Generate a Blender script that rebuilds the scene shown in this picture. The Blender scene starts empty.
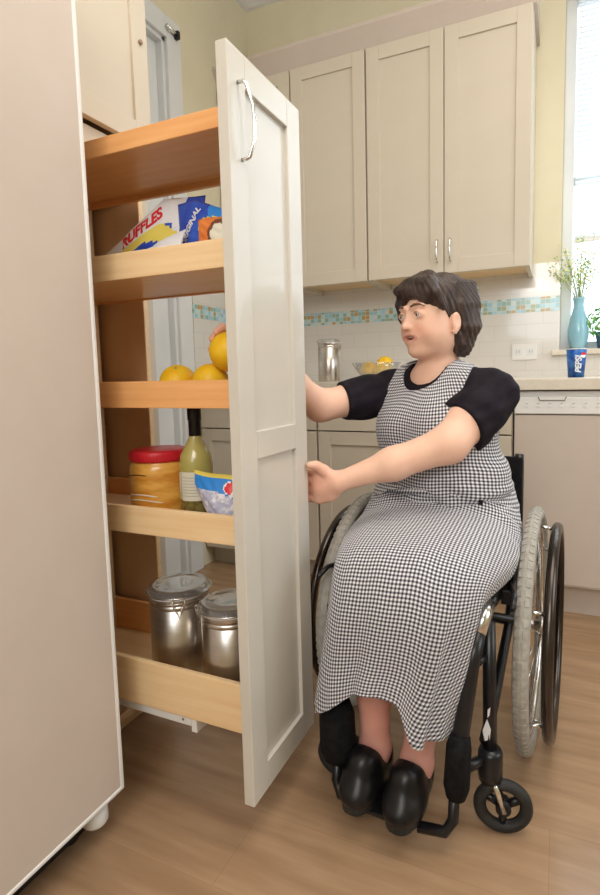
import bpy, bmesh, math, random
import numpy as np
from mathutils import Vector, Matrix
PI = math.pi
scene = bpy.context.scene
COL = scene.collection
random.seed(4)
rng = np.random.default_rng(4)

# ------------------------------------------------------------------ camera
M = [[0.9179047812726029, 0.39624953063358515, -0.020907462532749062],
     [0.01872687141302233, -0.0958913899423879, -0.9952156277018548],
     [-0.3963585709985025, 0.913121651702324, -0.09543967931863906]]
cam = bpy.data.cameras.new('camera'); co = bpy.data.objects.new('camera', cam); COL.objects.link(co)
r_, d_, f_ = [Vector(v).normalized() for v in M]
co.matrix_world = Matrix(((r_.x, -d_.x, -f_.x, 0), (r_.y, -d_.y, -f_.y, 0), (r_.z, -d_.z, -f_.z, 0.98), (0, 0, 0, 1)))
cam.sensor_fit = 'VERTICAL'; cam.sensor_height = 36; cam.lens = 527.524 / 895 * 36
cam.shift_x = -30 / 895; cam.shift_y = -20.5 / 895; cam.clip_start = 0.02
scene.camera = co

# ------------------------------------------------------------------ world and lights
w = bpy.data.worlds.new('world'); scene.world = w; w.use_nodes = True
w.node_tree.nodes['Background'].inputs[0].default_value = (0.86, 0.94, 1.0, 1)
w.node_tree.nodes['Background'].inputs[1].default_value = 4.0

def area(name, loc, target, sx, sy, power, colr):
    l = bpy.data.lights.new(name, 'AREA'); l.shape = 'RECTANGLE'; l.size = sx; l.size_y = sy
    l.energy = power; l.color = colr
    o = bpy.data.objects.new(name, l); COL.objects.link(o); o.location = loc
    o.rotation_euler = (Vector(target) - Vector(loc)).to_track_quat('-Z', 'Y').to_euler()
    return o
area('ceiling_lamp_light', (0.35, 0.95, 3.0), (0.25, 1.0, 0), 1.5, 1.5, 40, (1.0, 0.91, 0.80))
area('room_light', (0.15, -1.3, 2.35), (-0.35, 1.7, 1.1), 1.3, 0.9, 40, (1.0, 0.93, 0.85))
area('window_daylight_back', (0.62, 2.815, 1.9), (0.2, 0.6, 0.9), 1.1, 1.5, 9, (0.82, 0.92, 1.0))
area('window_daylight_side', (2.30, 1.25, 1.95), (-0.5, 1.0, 1.0), 1.1, 1.2, 11, (0.80, 0.91, 1.0))
area('window_daylight_rear', (-0.1, -2.1, 1.85), (-0.1, 1.6, 0.9), 1.1, 0.9, 6, (0.85, 0.93, 1.0))

scene.view_settings.view_transform = 'Standard'; scene.view_settings.look = 'None'
scene.view_settings.exposure = -0.34; scene.view_settings.gamma = 1
scene.view_settings.use_curve_mapping = False

# ------------------------------------------------------------------ materials
def mat(name, col, rough=0.5, metal=0.0, spec=0.5, coat=0.0, trans=0.0, ior=1.45, alpha=1.0, sss=0.0, sheen=0.0):
    m = bpy.data.materials.new(name); m.use_nodes = True
    b = m.node_tree.nodes['Principled BSDF']
    b.inputs['Base Color'].default_value = (*col, 1); b.inputs['Roughness'].default_value = rough
    b.inputs['Metallic'].default_value = metal; b.inputs['Specular IOR Level'].default_value = spec
    b.inputs['Coat Weight'].default_value = coat; b.inputs['Transmission Weight'].default_value = trans
    b.inputs['IOR'].default_value = ior; b.inputs['Alpha'].default_value = alpha
    if sss: b.inputs['Subsurface Weight'].default_value = sss; b.inputs['Subsurface Radius'].default_value = (0.012, 0.005, 0.003)
    if sheen: b.inputs['Sheen Weight'].default_value = sheen
    return m
def N(m, t, **kw):
    n = m.node_tree.nodes.new(t)
    for k, v in kw.items(): setattr(n, k, v)
    return n
def K(m, a, ao, b, bi): m.node_tree.links.new(a.outputs[ao], b.inputs[bi])
def P(m): return m.node_tree.nodes['Principled BSDF']
def vary(m, c0, c1, scale=(8, 8, 8), detail=4, nscale=1.0, lo=0.35, hi=0.65, rough=None, bump=0.0, coord='Object'):
    """two-tone noise colour"""
    tc = N(m, 'ShaderNodeTexCoord'); mp = N(m, 'ShaderNodeMapping'); mp.inputs['Scale'].default_value = scale
    nz = N(m, 'ShaderNodeTexNoise'); nz.inputs['Scale'].default_value = nscale; nz.inputs['Detail'].default_value = detail
    cr = N(m, 'ShaderNodeValToRGB'); e = cr.color_ramp.elements
    e[0].position = lo; e[0].color = (*c0, 1); e[1].position = hi; e[1].color = (*c1, 1)
    K(m, tc, coord, mp, 0); K(m, mp, 0, nz, 0); K(m, nz, 0, cr, 0); K(m, cr, 0, P(m), 'Base Color')
    if bump:
        bp = N(m, 'ShaderNodeBump'); bp.inputs['Strength'].default_value = bump; bp.inputs['Distance'].default_value = 0.002
        K(m, nz, 0, bp, 'Height'); K(m, bp, 0, P(m), 'Normal')
    return m
cream = vary(mat('cream_cabinet_paint', (0.7, 0.6, 0.46), 0.38, spec=0.4), (0.615, 0.550, 0.450), (0.63, 0.565, 0.465), (3, 3, 8))
creamD = vary(mat('pale_pullout_paint', (0.7, 0.6, 0.46), 0.3, spec=0.5, coat=0.25), (0.65, 0.62, 0.56), (0.67, 0.64, 0.58), (3, 3, 8))
applw = vary(mat('beige_appliance', (0.7, 0.56, 0.46), 0.5, spec=0.35), (0.585, 0.505, 0.445), (0.60, 0.52, 0.46), (12, 12, 12), bump=0.0)
white = vary(mat('white_enamel', (0.8, 0.8, 0.8), 0.3), (0.78, 0.78, 0.77), (0.84, 0.83, 0.81), (5, 5, 5))
paintw = vary(mat('white_trim_paint', (0.8, 0.8, 0.8), 0.35), (0.72, 0.745, 0.76), (0.78, 0.79, 0.80), (4, 4, 4))
yellow = vary(mat('pale_yellow_wall_paint', (0.7, 0.6, 0.3), 0.7, spec=0.2), (0.73, 0.675, 0.50), (0.76, 0.705, 0.53), (6, 6, 6), bump=0.05)
ceilm = vary(mat('ceiling_paint', (0.8, 0.8, 0.8), 0.8, spec=0.1), (0.78, 0.77, 0.73), (0.82, 0.81, 0.77), (6, 6, 6))
counter = vary(mat('cream_counter_laminate', (0.7, 0.6, 0.5), 0.3), (0.70, 0.64, 0.54), (0.74, 0.68, 0.58), (60, 60, 60))
dark_brown = vary(mat('dark_brown_fitting', (0.25, 0.18, 0.12), 0.7), (0.25, 0.17, 0.11), (0.32, 0.22, 0.14), (9, 9, 9))  # plain dark brown for the door bumper and the runner screw
def woodm(name, c0, c1, sc=(2, 30, 30), rough=0.38):
    m = mat(name, c0, rough, spec=0.4, coat=0.1)
    return vary(m, c0, c1, sc, 5, 1.5, 0.3, 0.7, bump=0.03)
beech = woodm('beech_shelf_wood', (0.84, 0.58, 0.31), (0.90, 0.67, 0.40), (3, 40, 60))
beechO = woodm('orange_beech_shelf_wood', (0.80, 0.38, 0.135), (0.88, 0.47, 0.19), (3, 40, 60))
brownply = woodm('brown_cabinet_interior', (0.72, 0.50, 0.31), (0.80, 0.59, 0.39), (6, 6, 1.5), 0.5)
# floor
def floor_mat():
    m = mat('maple_plank_floor', (0.5, 0.3, 0.15), 0.24, spec=0.5, coat=0.15)
    tc = N(m, 'ShaderNodeTexCoord'); mp = N(m, 'ShaderNodeMapping'); mp.inputs['Rotation'].default_value = (0, 0, 0.0)
    K(m, tc, 'Object', mp, 0)
    bk = N(m, 'ShaderNodeTexBrick'); bk.inputs['Scale'].default_value = 1.0
    bk.inputs['Brick Width'].default_value = 1.2; bk.inputs['Row Height'].default_value = 0.19; bk.inputs['Mortar Size'].default_value = 0.0006
    bk.inputs['Color1'].default_value = (0.37, 0.24, 0.142, 1); bk.inputs['Color2'].default_value = (0.42, 0.275, 0.168, 1); bk.inputs['Mortar'].default_value = (0.34, 0.21, 0.12, 1)
    K(m, mp, 0, bk, 0)
    mp2 = N(m, 'ShaderNodeMapping'); mp2.inputs['Scale'].default_value = (1.6, 14, 1); K(m, tc, 'Object', mp2, 0)
    nz = N(m, 'ShaderNodeTexNoise'); nz.inputs['Scale'].default_value = 2.0; nz.inputs['Detail'].default_value = 5; K(m, mp2, 0, nz, 0)
    cr = N(m, 'ShaderNodeValToRGB'); cr.color_ramp.elements[0].position = 0.3; cr.color_ramp.elements[0].color = (0.78, 0.74, 0.7, 1)
    cr.color_ramp.elements[1].position = 0.7; cr.color_ramp.elements[1].color = (1.08, 1.08, 1.08, 1); K(m, nz, 0, cr, 0)
    mx = N(m, 'ShaderNodeMix', data_type='RGBA', blend_type='MULTIPLY'); mx.inputs[0].default_value = 1
    m.node_tree.links.new(bk.outputs[0], mx.inputs[6]); m.node_tree.links.new(cr.outputs[0], mx.inputs[7]); m.node_tree.links.new(mx.outputs[2], P(m).inputs['Base Color'])
    return m
floorm = floor_mat()
def tile_mat(name, horiz):
    """white subway tile; horiz = object axis index running along the wall"""
    m = mat(name, (0.8, 0.8, 0.8), 0.12, spec=0.5, coat=0.4)
    tc = N(m, 'ShaderNodeTexCoord'); sp = N(m, 'ShaderNodeSeparateXYZ'); cb = N(m, 'ShaderNodeCombineXYZ')
    K(m, tc, 'Object', sp, 0); K(m, sp, horiz, cb, 0); K(m, sp, 2, cb, 1)
    bk = N(m, 'ShaderNodeTexBrick'); bk.inputs['Scale'].default_value = 1.0; bk.inputs['Brick Width'].default_value = 0.152
    bk.inputs['Row Height'].default_value = 0.076; bk.inputs['Mortar Size'].default_value = 0.0016
    bk.inputs['Color1'].default_value = (0.74, 0.715, 0.68, 1); bk.inputs['Color2'].default_value = (0.76, 0.735, 0.70, 1); bk.inputs['Mortar'].default_value = (0.68, 0.655, 0.62, 1)
    K(m, cb, 0, bk, 0); K(m, bk, 0, P(m), 'Base Color')
    bp = N(m, 'ShaderNodeBump', invert=True); bp.inputs['Strength'].default_value = 0.4; bp.inputs['Distance'].default_value = 0.001
    K(m, bk, 1, bp, 'Height'); K(m, bp, 0, P(m), 'Normal')
    return m
tileX = tile_mat('white_subway_tile_back', 0); tileY = tile_mat('white_subway_tile_side', 1)
def mosaic_mat(name, horiz):
    m = mat(name, (0.5, 0.7, 0.7), 0.15, spec=0.5, coat=0.3)
    tc = N(m, 'ShaderNodeTexCoord'); sp = N(m, 'ShaderNodeSeparateXYZ'); cb = N(m, 'ShaderNodeCombineXYZ')
    K(m, tc, 'Object', sp, 0); K(m, sp, horiz, cb, 0); K(m, sp, 2, cb, 1)
    sc = N(m, 'ShaderNodeVectorMath', operation='DIVIDE'); sc.inputs[1].default_value = (0.0226, 0.0226, 1); K(m, cb, 0, sc, 0)
    fl = N(m, 'ShaderNodeVectorMath', operation='FLOOR'); K(m, sc, 0, fl, 0)
    wn = N(m, 'ShaderNodeTexWhiteNoise', noise_dimensions='3D'); K(m, fl, 0, wn, 'Vector')
    cr = N(m, 'ShaderNodeValToRGB'); cr.color_ramp.interpolation = 'CONSTANT'
    cols = [(0, (0.34, 0.62, 0.72)), (0.25, (0.50, 0.74, 0.80)), (0.42, (0.30, 0.50, 0.44)), (0.55, (0.52, 0.36, 0.13)), (0.70, (0.62, 0.74, 0.72)), (0.80, (0.42, 0.68, 0.78)), (0.93, (0.42, 0.42, 0.22))]
    el = cr.color_ramp.elements; el[0].position = 0; el[0].color = (*cols[0][1], 1); el[1].position = cols[1][0]; el[1].color = (*cols[1][1], 1)
    for p, c in cols[2:]:
        e = el.new(p); e.color = (*c, 1)
    K(m, wn, 0, cr, 0)
    fr = N(m, 'ShaderNodeVectorMath', operation='FRACTION'); K(m, sc, 0, fr, 0)
    s2 = N(m, 'ShaderNodeSeparateXYZ'); K(m, fr, 0, s2, 0)
    a = N(m, 'ShaderNodeMath', operation='MINIMUM'); K(m, s2, 0, a, 0); K(m, s2, 1, a, 1)
    g = N(m, 'ShaderNodeMath', operation='LESS_THAN'); g.inputs[1].default_value = 0.1; K(m, a, 0, g, 0)
    mx = N(m, 'ShaderNodeMix', data_type='RGBA'); K(m, g, 0, mx, 0)
    m.node_tree.links.new(cr.outputs[0], mx.inputs[6]); mx.inputs[7].default_value = (0.7, 0.68, 0.64, 1)
    m.node_tree.links.new(mx.outputs[2], P(m).inputs['Base Color'])
    return m
mosX = mosaic_mat('blue_ochre_mosaic_back', 0); mosY = mosaic_mat('blue_ochre_mosaic_side', 1)
steel = vary(mat('brushed_steel', (0.6, 0.58, 0.55), 0.28, metal=1), (0.56, 0.52, 0.48), (0.62, 0.58, 0.54), (3, 3, 90))
chrome = vary(mat('satin_chrome', (0.75, 0.75, 0.75), 0.2, metal=1), (0.7, 0.7, 0.69), (0.8, 0.8, 0.79), (20, 20, 20))
glass = mat('clear_glass', (0.9, 0.93, 0.95), 0.04, spec=0.8)
_tr = N(glass, 'ShaderNodeBsdfTransparent'); _tr.inputs[0].default_value = (0.97, 0.98, 0.99, 1); _gl = N(glass, 'ShaderNodeBsdfGlossy'); _gl.inputs['Roughness'].default_value = 0.05
_fr = N(glass, 'ShaderNodeLayerWeight'); _fr.inputs[0].default_value = 0.42; _mg = N(glass, 'ShaderNodeMixShader'); K(glass, _fr, 'Facing', _mg, 0); K(glass, _tr, 0, _mg, 1); K(glass, _gl, 0, _mg, 2)
_md = N(glass, 'ShaderNodeMixShader'); _md.inputs[0].default_value = 0.07; K(glass, _mg, 0, _md, 1); K(glass, P(glass), 0, _md, 2); glass.node_tree.links.new(_md.outputs[0], glass.node_tree.nodes['Material Output'].inputs[0])
thin = mat('thin_clear_plastic', (0.9, 0.92, 0.95), 0.15, alpha=0.35)
skin = mat('skin', (0.8, 0.5, 0.36), 0.5, spec=0.35, sss=0.15)
vc = N(skin, 'ShaderNodeVertexColor', layer_name='Col')
snz = N(skin, 'ShaderNodeTexNoise'); snz.inputs['Scale'].default_value = 45; stc = N(skin, 'ShaderNodeTexCoord'); K(skin, stc, 'Object', snz, 0)
smr = N(skin, 'ShaderNodeMapRange'); smr.inputs[3].default_value = 0.93; smr.inputs[4].default_value = 1.05; K(skin, snz, 0, smr, 0)
smx = N(skin, 'ShaderNodeVectorMath', operation='SCALE'); K(skin, vc, 0, smx, 0); K(skin, smr, 0, smx, 'Scale'); K(skin, smx, 0, P(skin), 'Base Color')
hairm = vary(mat('dark_brown_hair', (0.05, 0.03, 0.025), 0.42, spec=0.45), (0.026, 0.016, 0.014), (0.085, 0.058, 0.050), (60, 60, 9), 4, 1.3, 0.38, 0.72, bump=0.15)
tee = vary(mat('black_knit_cotton', (0.02, 0.02, 0.025), 0.8, spec=0.15), (0.011, 0.009, 0.014), (0.019, 0.015, 0.022), (30, 30, 30), bump=0.1)
leather = vary(mat('black_leather', (0.012, 0.012, 0.012), 0.33, spec=0.4), (0.005, 0.005, 0.006), (0.012, 0.011, 0.012), (40, 40, 40), bump=0.15)
blackp = vary(mat('black_frame_paint', (0.012, 0.012, 0.014), 0.3), (0.006, 0.006, 0.008), (0.012, 0.012, 0.014), (15, 15, 15))
nylon = vary(mat('black_nylon', (0.012, 0.012, 0.012), 0.85, spec=0.2), (0.005, 0.005, 0.006), (0.011, 0.011, 0.012), (80, 80, 80), bump=0.2)
rubber = vary(mat('grey_rubber_tyre', (0.4, 0.38, 0.34), 0.7), (0.33, 0.315, 0.28), (0.42, 0.40, 0.36), (60, 60, 60), bump=0.3)
rubberb = vary(mat('black_rubber', (0.02, 0.02, 0.02), 0.6), (0.015, 0.015, 0.015), (0.028, 0.028, 0.028), (40, 40, 40))
rimdark = vary(mat('dark_anodised_push_rim', (0.12, 0.1, 0.09), 0.25, metal=0.9), (0.05, 0.042, 0.038), (0.09, 0.075, 0.068), (6, 6, 6))
red = vary(mat('red_anodised', (0.5, 0.02, 0.02), 0.3, metal=0.3), (0.45, 0.015, 0.02), (0.6, 0.03, 0.03), (20, 20, 20))
citrus = vary(mat('yellow_orange_peel', (0.9, 0.55, 0.03), 0.42, spec=0.4, sss=0.05), (0.90, 0.50, 0.012), (0.95, 0.62, 0.03), (18, 18, 18), bump=0.15)
redlid = vary(mat('red_plastic_lid', (0.65, 0.02, 0.03), 0.35), (0.60, 0.015, 0.03), (0.70, 0.03, 0.045), (20, 20, 20))
peach = vary(mat('orange_preserve', (0.8, 0.4, 0.06), 0.3, spec=0.5, coat=0.6), (0.66, 0.27, 0.03), (0.86, 0.47, 0.10), (12, 12, 45), 3, 1, 0.4, 0.6)
wine = vary(mat('yellow_green_dressing', (0.5, 0.46, 0.13), 0.2, spec=0.5, coat=0.7), (0.46, 0.41, 0.11), (0.56, 0.50, 0.18), (12, 12, 12))
herb = vary(mat('dark_green_herb_sediment', (0.1, 0.1, 0.03), 0.3, coat=0.7), (0.10, 0.085, 0.02), (0.24, 0.20, 0.06), (90, 90, 90))
paper = vary(mat('cream_paper_label', (0.78, 0.75, 0.62), 0.7), (0.76, 0.73, 0.60), (0.82, 0.80, 0.68), (20, 20, 20))
inkg = mat('grey_print', (0.25, 0.25, 0.25), 0.6); inklime = mat('lime_print', (0.55, 0.6, 0.18), 0.6)
foilw = vary(mat('white_foil_wrapper', (0.85, 0.85, 0.88), 0.28), (0.80, 0.81, 0.86), (0.9, 0.9, 0.92), (20, 20, 20))
foilb = vary(mat('blue_foil_wrapper', (0.04, 0.08, 0.5), 0.25), (0.03, 0.07, 0.50), (0.05, 0.14, 0.62), (20, 20, 20))
foily = mat('yellow_wrapper_print', (0.9, 0.75, 0.15), 0.3); foilr = mat('red_wrapper_print', (0.75, 0.03, 0.04), 0.3)
skyb = mat('bright_blue_wrapper_print', (0.04, 0.28, 0.8), 0.28)
oranw = vary(mat('orange_wrapper', (0.75, 0.2, 0.04), 0.3), (0.7, 0.17, 0.03), (0.8, 0.27, 0.07), (20, 20, 20)); brownw = mat('brown_wrapper_print', (0.16, 0.05, 0.02), 0.4)
bluecup = vary(mat('blue_paper_cup', (0.02, 0.13, 0.6), 0.35), (0.012, 0.07, 0.42), (0.05, 0.26, 0.74), (40, 40, 40))
vasem = vary(mat('pale_blue_glazed_vase', (0.3, 0.55, 0.68), 0.2, coat=0.4), (0.26, 0.54, 0.68), (0.33, 0.60, 0.73), (8, 8, 8))
stemm = vary(mat('green_stems', (0.2, 0.33, 0.1), 0.6), (0.22, 0.30, 0.10), (0.36, 0.44, 0.18), (20, 20, 20))
petal = vary(mat('yellow_blossom', (0.85, 0.8, 0.25), 0.6), (0.80, 0.76, 0.26), (0.9, 0.87, 0.42), (20, 20, 20))
leafm = vary(mat('green_leaf', (0.1, 0.4, 0.08), 0.5), (0.09, 0.35, 0.06), (0.25, 0.58, 0.16), (20, 20, 20))
terra = vary(mat('dark_blue_pot', (0.1, 0.2, 0.3), 0.4), (0.08, 0.18, 0.28), (0.12, 0.24, 0.34), (20, 20, 20))
blindm = mat('translucent_white_blind', (0.9, 0.93, 0.95), 0.8)
_t = N(blindm, 'ShaderNodeBsdfTranslucent'); _t.inputs[0].default_value = (0.93, 0.97, 1, 1); _mx = N(blindm, 'ShaderNodeMixShader'); _mx.inputs[0].default_value = 0.6
K(blindm, P(blindm), 0, _mx, 1); K(blindm, _t, 0, _mx, 2); blindm.node_tree.links.new(_mx.outputs[0], blindm.node_tree.nodes['Material Output'].inputs[0])
eyew = mat('eye_white', (0.78, 0.74, 0.71), 0.2); iris = mat('grey_blue_iris', (0.05, 0.06, 0.08), 0.2); pupil = mat('pupil', (0.01, 0.01, 0.01), 0.1)
teethm = mat('teeth', (0.75, 0.7, 0.62), 0.3); browm = mat('brow_hair', (0.14, 0.08, 0.055), 0.7); lipm = mat('lip', (0.62, 0.25, 0.2), 0.4)
def gingham():
    m = mat('black_white_houndstooth_check', (0.4, 0.4, 0.4), 0.85, spec=0.15, sheen=0.2)
    uv = N(m, 'ShaderNodeUVMap'); sp = N(m, 'ShaderNodeSeparateXYZ'); K(m, uv, 0, sp, 0)
    outs = []
    for i in (0, 1):
        dv = N(m, 'ShaderNodeMath', operation='DIVIDE'); dv.inputs[1].default_value = 0.0083; K(m, sp, i, dv, 0)
        fr = N(m, 'ShaderNodeMath', operation='FRACT'); K(m, dv, 0, fr, 0)
        lt = N(m, 'ShaderNodeMath', operation='LESS_THAN'); lt.inputs[1].default_value = 0.50; K(m, fr, 0, lt, 0); outs.append(lt)
    ad = N(m, 'ShaderNodeMath', operation='ADD'); K(m, outs[0], 0, ad, 0); K(m, outs[1], 0, ad, 1)
    hf = N(m, 'ShaderNodeMath', operation='MULTIPLY'); hf.inputs[1].default_value = 0.5; K(m, ad, 0, hf, 0)
    cr = N(m, 'ShaderNodeValToRGB'); cr.color_ramp.interpolation = 'CONSTANT'; e = cr.color_ramp.elements
    e[0].position = 0; e[0].color = (0.82, 0.82, 0.86, 1); e[1].position = 0.25; e[1].color = (0.30, 0.30, 0.34, 1); x = e.new(0.75); x.color = (0.028, 0.028, 0.042, 1)
    K(m, hf, 0, cr, 0); K(m, cr, 0, P(m), 'Base Color')
    return m
check = gingham()

# ------------------------------------------------------------------ mesh helpers
class MB:
    def __init__(s): s.v = []; s.f = []; s.m = []; s.sm = []; s.mats = []
    def mi(s, m):
        if m not in s.mats: s.mats.append(m)
        return s.mats.index(m)
    def add(s, vs, fs, m, smooth=False):
        o = len(s.v); k = s.mi(m); s.v += [tuple(map(float, v)) for v in vs]
        for f in fs: s.f.append([o + i for i in f]); s.m.append(k); s.sm.append(smooth)
        return s
    def box(s, a, b, m, bev=0.0):
        a, b = [min(p, q) for p, q in zip(a, b)], [max(p, q) for p, q in zip(a, b)]
        if bev <= 0:
            vs = [(x, y, z) for x in (a[0], b[0]) for y in (a[1], b[1]) for z in (a[2], b[2])]
            return s.add(vs, [(0, 1, 3, 2), (4, 6, 7, 5), (0, 4, 5, 1), (2, 3, 7, 6), (0, 2, 6, 4), (1, 5, 7, 3)], m)
        bm = bmesh.new(); bmesh.ops.create_cube(bm, size=1)
        for v in bm.verts: v.co = Vector([a[i] + (v.co[i] + .5) * (b[i] - a[i]) for i in range(3)])
        bmesh.ops.bevel(bm, geom=bm.edges[:], offset=bev, segments=2, affect='EDGES', profile=0.6)
        return s.frombm(bm, m, False)
    def frombm(s, bm, m, smooth=True):
        bm.verts.index_update()
        s.add([v.co[:] for v in bm.verts], [[v.index for v in f.verts] for f in bm.faces], m, smooth); bm.free(); return s
    def tube(s, pts, r, m, n=12, closed=False, cap=True):
        pts = [Vector(p) for p in pts]; L = len(pts); rs = r if isinstance(r, (list, tuple)) else [r] * L
        vs = []; up = None
        for i, p in enumerate(pts):
            if closed: t = (pts[(i + 1) % L] - pts[i - 1]).normalized()
            else: t = (pts[min(i + 1, L - 1)] - pts[max(i - 1, 0)]).normalized()
            if up is None: up = Vector((0, 0, 1)) if abs(t.z) < 0.9 else Vector((1, 0, 0))
            a = t.cross(up).normalized(); b = a.cross(t).normalized(); up = b
            vs += [p + (a * math.cos(2 * PI * k / n) + b * math.sin(2 * PI * k / n)) * rs[i] for k in range(n)]
        fs = [(i * n + k, i * n + (k + 1) % n, ((i + 1) % L) * n + (k + 1) % n, ((i + 1) % L) * n + k) for i in range(L if closed else L - 1) for k in range(n)]
        if cap and not closed: fs += [tuple(range(n - 1, -1, -1)), tuple((L - 1) * n + k for k in range(n))]
        return s.add(vs, fs, m, True)
    def lathe(s, prof, c, m, n=40, axis='z', smooth=True):
        vs = []
        for r, z in prof:
            for k in range(n):
                a = 2 * PI * k / n; q = (r * math.cos(a), r * math.sin(a), z)
                if axis == 'x': q = (q[2], q[0], q[1])
                elif axis == 'y': q = (q[0], q[2], q[1])
                vs.append((c[0] + q[0], c[1] + q[1], c[2] + q[2]))
        fs = [(i * n + k, i * n + (k + 1) % n, (i + 1) * n + (k + 1) % n, (i + 1) * n + k) for i in range(len(prof) - 1) for k in range(n)]
        return s.add(vs, fs, m, smooth)
    def ball(s, c, r, m, seg=24, rot=None):
        r = (r, r, r) if not isinstance(r, (tuple, list)) else r
        bm = bmesh.new(); bmesh.ops.create_uvsphere(bm, u_segments=seg, v_segments=seg // 2, radius=1)
        for v in bm.verts:
            q = Vector([v.co[i] * r[i] for i in range(3)])
            if rot: q = rot @ q
            v.co = q + Vector(c)
        return s.frombm(bm, m, True)
    def prism(s, poly, ax, lo, hi, m, smooth=False):
        """2D polygon extruded along axis ax"""
        def q(p, t):
            return {0: (t, p[0], p[1]), 1: (p[0], t, p[1]), 2: (p[0], p[1], t)}[ax]
        n = len(poly); vs = [q(p, lo) for p in poly] + [q(p, hi) for p in poly]
        fs = [tuple(range(n - 1, -1, -1)), tuple(range(n, 2 * n))] + [(i, (i + 1) % n, n + (i + 1) % n, n + i) for i in range(n)]
        return s.add(vs, fs, m, smooth)
    def build(s, name, parent=None, loc=None, local=False, bev=0.0):
        if loc is None: loc = Vector((0, 0, 0))
        off = Vector(loc)
        if parent is not None and not local: off = Vector(origin(parent))
        me = bpy.data.meshes.new(name)
        me.from_pydata([tuple(Vector(v) - off) for v in s.v] if not local else s.v, [], s.f)
        for m in s.mats: me.materials.append(m)
        me.polygons.foreach_set('material_index', s.m); me.polygons.foreach_set('use_smooth', s.sm); me.update()
        bm = bmesh.new(); bm.from_mesh(me); bmesh.ops.recalc_face_normals(bm, faces=bm.faces[:]); bm.to_mesh(me); bm.free()
        o = bpy.data.objects.new(name, me); COL.objects.link(o)
        if parent is not None: o.parent = parent
        else: o.location = off
        if bev:
            b = o.modifiers.new('bevel', 'BEVEL'); b.width = bev; b.segments = 2; b.limit_method = 'ANGLE'; b.angle_limit = math.radians(50)
        return o
def origin(o):
    p = Vector(o.location)
    while o.parent: o = o.parent; p = p + o.location
    return p
def thing(name, label, cat, loc=(0, 0, 0), rotz=0, group=None):
    o = bpy.data.objects.new(name, None); COL.objects.link(o); o.location = loc; o.rotation_euler = (0, 0, rotz); o.empty_display_size = 0.05
    return tag(o, label, cat, group)
def tag(o, label, cat, group=None):
    o['label'] = label; o['category'] = cat
    if group: o['group'] = group
    return o
def struct(o): o['kind'] = 'structure'; return o
def B(a, b, m, bev=0.0): return MB().box(a, b, m, bev)
def letters(body, size, m, loc, rot, parent, name='lettering', extrude=0.0004, bold=0.0, name_loc=None, shear=0.0):
    cu = bpy.data.curves.new(name, 'FONT'); cu.body = body; cu.size = size; cu.extrude = extrude; cu.align_x = 'CENTER'; cu.align_y = 'CENTER'; cu.offset = bold; cu.shear = shear
    o = bpy.data.objects.new(name, cu); COL.objects.link(o)
    dg = bpy.context.evaluated_depsgraph_get(); dg.update(); me = bpy.data.meshes.new_from_object(o.evaluated_get(dg))
    bpy.data.objects.remove(o); me.materials.clear(); me.materials.append(m)
    q = bpy.data.objects.new(name, me); COL.objects.link(q); q.parent = parent
    q.location = Vector(loc) - origin(parent); q.rotation_euler = rot
    return q

# ------------------------------------------------------------------ room shell
XL, YB, ZC = -1.70, 2.826, 3.14
F0, F1 = -2.2, 2.4     # floor extent x/y start, right end
struct(B((XL - 0.6, -2.2, -0.08), (F1, YB + 0.15, 0), floorm).build('floor'))
struct(B((XL - 0.15, -2.2, ZC), (F1, YB + 0.15, ZC + 0.1), ceilm).build('ceiling'))
# left wall with a doorway  (y 1.36..2.12, z 0..2.56)
DY0, DY1, DZ = 1.34, 2.10, 2.56
wl = MB(); wl.box((XL - 0.12, -2.2, 0), (XL, DY0, ZC), yellow); wl.box((XL - 0.12, DY1, 0), (XL, YB, ZC), yellow); wl.box((XL - 0.12, DY0, DZ), (XL, DY1, ZC), yellow)
wlo = struct(wl.build('wall_left'))
B((XL, 2.205, 0.955), (XL + 0.006, YB, 1.29), tileY).build('backsplash', wlo)
B((XL, 2.205, 1.36), (XL + 0.006, YB, 1.44), tileY).build('backsplash', wlo)
B((XL, 2.205, 1.288), (XL + 0.0075, YB, 1.36), mosY).build('mosaic_band', wlo)
# back wall with a window
WX0, WX1, WZ0, WZ1 = 0.0, 1.25, 1.085, 2.75
wb = MB(); wb.box((XL - 0.12, YB, 0), (WX0, YB + 0.16, ZC), yellow); wb.box((WX1, YB, 0), (F1, YB + 0.16, ZC), yellow)
wb.box((WX0, YB, 0), (WX1, YB + 0.16, WZ0), yellow); wb.box((WX0, YB, WZ1), (WX1, YB + 0.16, ZC), yellow)
wbo = struct(wb.build('wall_back'))
B((XL, YB - 0.006, 0.955), (0.0, YB, 1.277), tileX).build('backsplash', wbo)
B((XL, YB - 0.006, 1.345), (0.0, YB, 1.505), tileX).build('backsplash', wbo)
B((0.0, YB - 0.006, 0.955), (WX1 + 0.4, YB, 1.06), tileX).build('backsplash', wbo)
B((XL, YB - 0.0075, 1.275), (-0.004, YB, 1.345), mosX).build('mosaic_band', wbo)
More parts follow.
